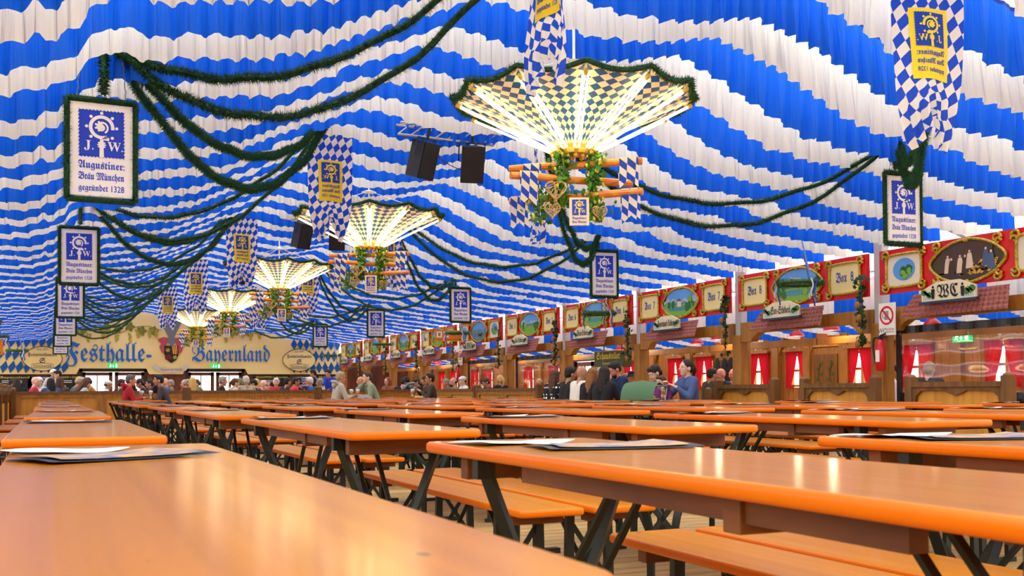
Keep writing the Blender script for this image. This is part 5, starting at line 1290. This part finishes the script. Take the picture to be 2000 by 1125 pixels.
rp.color_ramp.interpolation = 'CONSTANT'; rp.color_ramp.elements[0].color = (.9, .9, .9, 1); rp.color_ramp.elements[1].color = (.006, .006, .007, 1); rp.color_ramp.elements[1].position = .32
nt.links.new(tc.outputs['Object'], v.inputs['Vector']); nt.links.new(v.outputs['Distance'], rp.inputs[0]); nt.links.new(rp.outputs[0], nt.nodes['Principled BSDF'].inputs['Base Color'])
# the nearer guests
person(1.48, 24.2, -90, 'table', (166, 14, 34), 'short', (96, 88, 78), 'man in a dark red hooded sweater facing right behind two beer mugs', hood=True, skin=1)
person(2.38, 24.2, 85, 'cheek', (66, 58, 66), 'short', 'black', 'man in a dark grey sweater leaning his cheek on his hand', skin=2)
person(5.70, 22.7, -88, 'table', (178, 176, 162), 'short', (170, 150, 120), 'balding man with glasses in a light grey hooded jacket facing right', glasses=True, hood=True, skin=1, scale=1.03)
person(6.64, 22.7, 86, 'cheek', (142, 158, 128), 'short', (82, 60, 40), 'man in a sage green sweater facing left with hands at his mouth', skin=3, scale=1.03)
person(7.92, 22.6, 80, 'talk', (62, 52, 42), 'short', 'black', 'man with glasses in a dark brown quilted jacket facing left over his plate', glasses=True, skin=2)
G1 = 'guests round the table by the boxes'
person(8.0, 16.65, -70, 'table', (14, 14, 16), 'long', 'brown', 'woman with brown hair in a black top with white dots', G1, skin=3, shirtmat=dots, scale=.97)
person(8.02, 16.15, -85, 'table', (26, 26, 30), 'short', 'black', 'man with black hair in a black sweater beside the dotted top', G1, skin=2)
person(8.0, 15.68, -80, 'table', (232, 228, 216), None, None, 'bald man in a white shirt seen from behind', G1, skin=2)
person(8.0, 15.25, -70, 'table', (20, 20, 24), 'long', (150, 96, 44), 'woman with long reddish blond hair in black seen from behind', G1, skin=3, scale=.97)
person(7.98, 14.78, -60, 'table', (24, 23, 27), 'long', 'dark', 'woman with long dark hair in a black jacket seen from behind', G1, scale=.98)
person(8.98, 16.72, 120, 'table', (190, 160, 110), 'long', 'dark', 'smiling woman with curly dark hair facing the camera', G1, skin=3, scale=.96)
person(8.98, 16.25, 90, 'bowed', (86, 66, 38), 'short', 'grey', 'grey-haired man in a brown pullover looking down', G1, skin=2)
person(8.98, 15.72, 88, 'bowed', (18, 44, 88), 'short', 'dark', 'bearded man in a dark blue shirt looking at his phone', G1, skin=1, beard='dark', scale=1.07)
person(8.98, 14.42, 80, 'bowed', (98, 28, 92), 'fringe', 'dark', 'woman with a dark bob in a purple cardigan by the pram', skin=3)
person(8.75, 14.1, 100, 'table', (120, 40, 110), 'fringe', 'brown', 'small child sitting between the purple cardigan and the blue shirt', skin=3, scale=.8, z=.08)
person(8.98, 13.75, 88, 'talk', (72, 94, 140), 'bun', 'dark', 'woman with tied-back dark hair in a blue denim shirt facing left', skin=3, scale=1.04)
person(11.4, 16.9, -90, 'table', (64, 68, 44), 'short', 'dark', 'bearded man in an olive jacket facing right before a red curtain', beard='dark', skin=2)
person(11.9, 17.0, 90, 'table', (40, 48, 66), None, None, 'bald man in a dark vest in front of the hanging coats', skin=1)
person(12.2, 17.0, 90, 'table', (150, 140, 130), None, None, 'half hidden bald man beside the bald man with the dark vest', skin=1)
person(11.75, 12.3, 40, 'bowed', (232, 230, 228), 'bun', 'dark', 'woman in white behind the clear sheet, left one', skin=3)
person(11.9, 11.95, -60, 'bowed', (60, 60, 64), 'fringe', (176, 150, 112), 'blond person in dark clothes behind the clear sheet, right one', skin=3)
# the crowd behind the partition: x, y, heading, pose, clothes, hair, hair colour, words
CR = [(-1.02, 31, -90, 'table', (40, 44, 70), 'short', 'dark', 'dark-haired man with a white cloth at the left edge'), (-0.76, 29.6, 10, 'table', (18, 18, 24), 'long', 'dark', 'woman in black seen from behind at the left edge'), (-0.44, 28.6, -80, 'table', (186, 30, 70), None, None, 'bald man in a raspberry shirt'),
      (-0.2, 29.4, 150, 'table', (226, 220, 214), 'cap', 'white', 'person in a white cap left of two dark heads'), (0.06, 28.6, 20, 'table', (60, 90, 130), 'long', 'black', 'black-haired woman in blue seen from behind'), (0.19, 28.9, -20, 'table', (90, 70, 60), 'long', 'brown', 'brown-haired woman beside the black-haired woman in blue'),
      (0.12, 33.5, 170, 'stand', (210, 206, 204), 'cap', 'white', 'standing person in a white cap before the yellow-headed poster'), (0.35, 33.0, 90, 'stand', (50, 44, 46), 'fringe', 'dark', 'standing dark-haired person facing left before the poster'), (0.47, 28.6, -75, 'bowed', (86, 96, 92), 'short', (196, 180, 140), 'blond man in a grey vest looking down'),
      (0.63, 28.3, -70, 'bowed', (186, 190, 184), 'long', 'brown', 'woman with a brown bob in a pale grey top'), (0.88, 31, 170, 'table', (80, 84, 96), 'short', 'white', 'white-haired person facing the camera further back'), (0.97, 29.5, 100, 'bowed', (60, 66, 84), 'short', 'grey', 'grey-haired man bowing to the left'), (1.07, 28.4, 85, 'bowed', (166, 120, 50), 'short', 'dark', 'dark-haired man in an ochre vest bowing left'),
      (1.32, 30.5, -90, 'table', (220, 220, 220), 'cap', 'white', 'person in a white cap behind the ochre vest'), (1.57, 28.6, -60, 'table', (22, 44, 52), 'short', 'dark', 'dark-haired man in dark teal left of the red sweater'), (2.01, 29, 60, 'table', (30, 30, 36), 'long', 'black', 'black-haired woman behind the red sweater'), (2.33, 28.8, 80, 'bowed', (40, 40, 44), 'fringe', 'dark', 'dark-haired woman between the two mug drinkers'), (2.54, 29.6, 90, 'table', (90, 110, 140), 'short', 'dark', 'short-haired man in pale blue behind the mugs'),
      (2.81, 28.5, 100, 'table', (60, 84, 150), None, None, 'bald man behind the dark grey sweater'), (3.03, 29.3, 80, 'table', (70, 110, 84), 'short', 'grey', 'grey-haired man in green'), (3.07, 28.5, -85, 'bowed', (214, 24, 34), 'short', 'grey', 'grey-haired man in a bright red jacket'), (3.37, 29.0, 90, 'table', (206, 40, 46), None, None, 'bald man in red with dark glasses', ),
      (3.39, 28.3, 5, 'table', (120, 124, 84), 'long', 'blond', 'woman with long straight blond hair seen from behind'), (3.78, 29.2, 90, 'bowed', (26, 40, 70), 'short', (60, 60, 70), 'man in dark blue bowing before the right door'), (4.08, 28.8, -90, 'table', (28, 28, 34), 'short', 'grey', 'grey-haired man in a black suit before the open door'), (4.37, 28.5, -80, 'table', (206, 190, 160), 'bun', 'brown', 'woman with brown tied-up hair facing right'),
      (4.82, 29.5, 30, 'table', (110, 106, 92), 'fringe', (120, 110, 90), 'person with a grey-brown hood of hair'), (4.76, 28.3, 10, 'table', (170, 160, 140), 'fringe', (200, 196, 180), 'silver-haired woman seen from behind'), (5.06, 29.0, -40, 'table', (226, 150, 150), 'long', 'blond', 'blond woman in pale pink'), (5.17, 28.6, 60, 'bowed', (30, 30, 36), 'short', 'black', 'black-haired man right of the blond woman in pink'), (5.5, 29.5, 110, 'table', (150, 110, 90), None, None, 'bald man left of the dark-haired man'),
      (5.8, 29.8, 170, 'table', (200, 60, 70), 'fringe', 'white', 'white-haired woman facing the camera'), (5.82, 28.8, -60, 'table', (50, 40, 44), 'short', 'dark', 'dark-haired man left of the rose shirt'), (5.93, 28.4, -85, 'table', (222, 40, 78), 'short', 'dark', 'dark curly-haired person in a rose red shirt'), (6.29, 28.6, 70, 'table', (20, 18, 20), 'hat', (34, 24, 18), 'man in black wearing a dark brimmed hat'),
      (6.54, 28.4, 85, 'table', (30, 96, 190), 'short', 'white', 'white-bearded man in a blue jacket'), (6.92, 28.8, 80, 'table', (196, 196, 190), 'short', 'grey', 'grey-haired man right of the blue jacket'), (7.61, 32.5, 60, 'stand', (24, 22, 24), 'short', 'black', 'standing person in black beyond the blue jacket'), (7.78, 31.5, 130, 'stand', (28, 62, 190), 'short', 'black', 'waiter in a royal blue vest bending forward'),
      (7.94, 28.3, 70, 'table', (64, 66, 70), None, None, 'bald man in a dark grey jacket between the two mug drinkers'), (8.44, 29.2, 60, 'table', (40, 36, 40), 'short', 'dark', 'dark-haired man behind the sage green sweater'), (9.0, 29.4, 120, 'table', (150, 90, 60), 'long', 'auburn', 'auburn-haired woman further back right of the sage sweater'), (8.95, 28.3, -40, 'bowed', (20, 20, 24), 'short', 'dark', 'man in a black jacket with short dark hair bowing'),
      (9.29, 28.3, 30, 'bowed', (150, 154, 158), 'short', 'dark', 'man in a light grey hooded sweater bowing'), (9.92, 29.5, 40, 'table', (36, 36, 40), 'short', 'black', 'dark-haired person right of the grey hooded sweater'), (9.72, 28.6, 90, 'bowed', (60, 52, 50), 'short', 'brown', 'brown-haired man with lowered head'), (9.88, 28.4, 110, 'bowed', (40, 34, 38), 'long', 'dark', 'dark-haired woman left of the quilted jacket')]
SIDE = [(10.05, 27.3, 'table', 90, (90, 96, 100), 'short', 'grey', 'grey-haired man right of the quilted jacket'), (10.05, 26.71, 'table', 85, (150, 126, 90), 'fringe_ring', 'dark', 'balding man with a beard in a tan jacket'), (10.05, 26.02, 'table', 90, (236, 236, 232), 'cap', 'white', 'cook in white with a white cap passing by'), (10.05, 24.94, 'bowed', -30, (58, 64, 66), 'short', 'dark', 'man in a charcoal jacket turned away'),
        (10.05, 24.16, 'bowed', 80, (90, 60, 50), 'short', 'brown', 'brown-haired person with lowered head near the blond hair'), (10.05, 23.58, 'table', 20, (22, 20, 24), 'bun', 'blond', 'blond person in a black hooded jacket seen from behind'), (11.6, 20.84, 'table', 100, (150, 110, 90), None, None, 'bald man far behind the phone reader'), (11.6, 20.09, 'table', 80, (150, 170, 180), 'short', 'grey', 'grey-haired man right of the phone reader'), (11.6, 19.83, 'table', 60, (130, 150, 150), 'hat', (24, 22, 22), 'man in a black hat by the oak post'), (11.6, 19.32, 'table', 90, (200, 190, 190), 'short', 'white', 'white-haired person right of the oak post'), (11.6, 19.11, 'bowed', 120, (120, 60, 60), 'short', 'dark', 'dark-haired man behind the pram')]
rp_ = random.Random(21)
for x, y, fc, ps, sh, hr, hc_, lb in CR:
    person(x, y, fc, ps, sh, hr, hc_, lb+' behind the partition', 'guests behind the low partition', skin=rp_.randrange(4), scale=rp_.uniform(.96, 1.03), hood='hooded' in lb, beard='white' if 'white-bearded' in lb else None)
for x, y, ps, fc, sh, hr, hc_, lb in SIDE:
    person(x, y, fc, ps, sh, hr, hc_, lb, 'guests before and in the boxes', skin=rp_.randrange(4), scale=rp_.uniform(.95, 1.0), beard='dark' if 'beard' in lb else None)
for k in range(4):
    for q, y in enumerate((28.45, 29.6)):
        o = place_bench(2.2, .1+2.35*k, y, PI/2, False); tag(o, 'beer bench under the guests behind the partition, %s from the left in the %s rank' % (['first', 'second', 'third', 'fourth'][k], ['front', 'rear'][q]), 'beer bench', 'benches behind the partition')
    o = place_table(2.2, .1+2.35*k, 29.05, PI/2, False); tag(o, 'beer table between the guests behind the partition, %s from the left' % ['first', 'second', 'third', 'fourth'][k], 'beer table', 'tables behind the partition')

# ---------------------------------------------------------------- mugs, plates, pram
def mug():
    t = empty('beer_mug'); b = MB(); b.lathe([(.046, 0), (.05, .01), (.05, .05), (.046, .08), (.05, .12), (.05, .2), (.047, .2), (.044, .02)], 16, caps=False); b.build('glass_body', M_mug, t, smooth=True)
    b = MB(); b.lathe([(.043, .012), (.044, .06), (.042, .08), (.044, .12), (.044, .145)], 14); b.build('beer', M_beer, t, smooth=True); b = MB(); b.lathe([(.044, .146), (.045, .19), (.035, .205), (.01, .208)], 14); b.build('foam', M_foam, t, smooth=True)
    b = MB(); b.tube(sline([(.048, 0, .17), (.085, 0, .165), (.092, 0, .11), (.078, 0, .06), (.048, 0, .045)], 4), .009, 7); b.build('handle', M_mug, t, smooth=True); KIDS[t.name] = list(t.children); return t
mg = mug(); first = True
for x, y, rz, lb in ((1.83, 24.35, 2.6, 'full beer mug in front of the dark red sweater'), (2.0, 24.1, .5, 'full beer mug in front of the dark grey sweater'), (6.03, 22.6, .3, 'full beer mug by the hand of the grey hooded jacket'), (6.22, 22.75, 1.2, 'beer mug half empty in front of the sage sweater'), (7.45, 22.65, .2, 'full beer mug before the quilted jacket'), (8.62, 13.95, .4, 'full beer mug before the blue denim shirt'), (8.45, 15.4, 1, 'beer mug on the table by the long dark hair')):
    o = mg if first else copy_tree(mg); first = False; o.location = (x, y, .7705); o.rotation_euler.z = rz; tag(o, lb, 'beer mug', 'beer mugs on the tables')
for x, y, lb in ((6.3, 22.5, 'folded grey jacket lying before the sage sweater'),):
    m = MB(); m.grid(lambda u, v: ((u-.5)*.34, (v-.5)*.26, .09*math.sin(PI*u)**.7*math.sin(PI*v)**.7+.012*math.sin(u*15+v*8)), 18, 12); o = m.build('folded_jacket', mat('jacket_taupe', (150, 138, 134), .9), smooth=True); o.location = (x, y, .772); tag(o, lb, 'jacket')
for x, y, lb in ((7.5, 22.35, 'plate of food before the quilted jacket'), (8.6, 14.2, 'plate of chips before the purple cardigan')):
    t = tag(empty('plate', (x, y, .7705)), lb, 'plate'); b = MB(); b.lathe([(.06, 0), (.08, .004), (.13, .016), (.128, .02), (.07, .008)], 20); b.build('dish', M_swhite, t); b = MB(); r = random.Random(2)
    for _ in range(22): b.ball((r.uniform(-.08, .08), r.uniform(-.08, .08), .02+r.uniform(0, .03)), (.03, .016, .012), 6, 4)
    b.build('food', mat('fried_food', (214, 160, 60), .6), t)
t = tag(empty('pram', (8.02, 13.55, 0), 2.3), 'green pram with folded canopy in front of the woman in purple', 'pram')
M_pg = mat('pram_green', (82, 118, 82), .85); b = MB()
b.grid(lambda u, v: (-.25+.5*v, .36*math.cos(PI*(.05+.62*u))*.9, .72+.34*math.sin(PI*(.05+.62*u))*(1-.1*abs(2*v-1))), 14, 8); b.build('canopy', M_pg, t, smooth=True)
b = MB(); b.grid(lambda u, v: (.23*math.cos(2*PI*u)*(1-.2*v), .38*math.sin(2*PI*u)*(1-.15*v), .78-.26*v), 20, 5); b.build('carry_cot', M_pg, t, smooth=True)
b = MB(); b.grid(lambda u, v: (-.16+.32*v, -.02+.3*u, .78+.10*math.sin(PI*u)+.02*math.sin(v*9)), 8, 8); b.build('lining', mat('pram_grey', (196, 198, 196), .9), t, smooth=True)
b = MB(); 
for s in (-1, 1): b.cyl((s*.24, -.3, .2), (s*.22, .3, .62), .013, 8); b.cyl((s*.24, .3, .2), (s*.22, -.3, .62), .013, 8); b.cyl((s*.22, -.3, .62), (s*.2, -.58, .98), .013, 8)
b.cyl((-.2, -.58, .98), (.2, -.58, .98), .016, 8); b.build('chassis', M_grey, t)
for sx in (-1, 1):
    for sy in (-1, 1):
        b = MB(); b.tube([(sx*.27, sy*.3+.11*math.cos(a), .12+.11*math.sin(a)) for a in [2*PI*q/20 for q in range(20)]], .016, 6, closed=True); b.cyl((sx*.25, sy*.3, .12), (sx*.29, sy*.3, .12), .02, 8)
        for q in range(6): b.cyl((sx*.27, sy*.3, .12), (sx*.27, sy*.3+.1*math.cos(q*PI/3), .12+.1*math.sin(q*PI/3)), .004, 4)
        b.build('wheel', M_black, t)
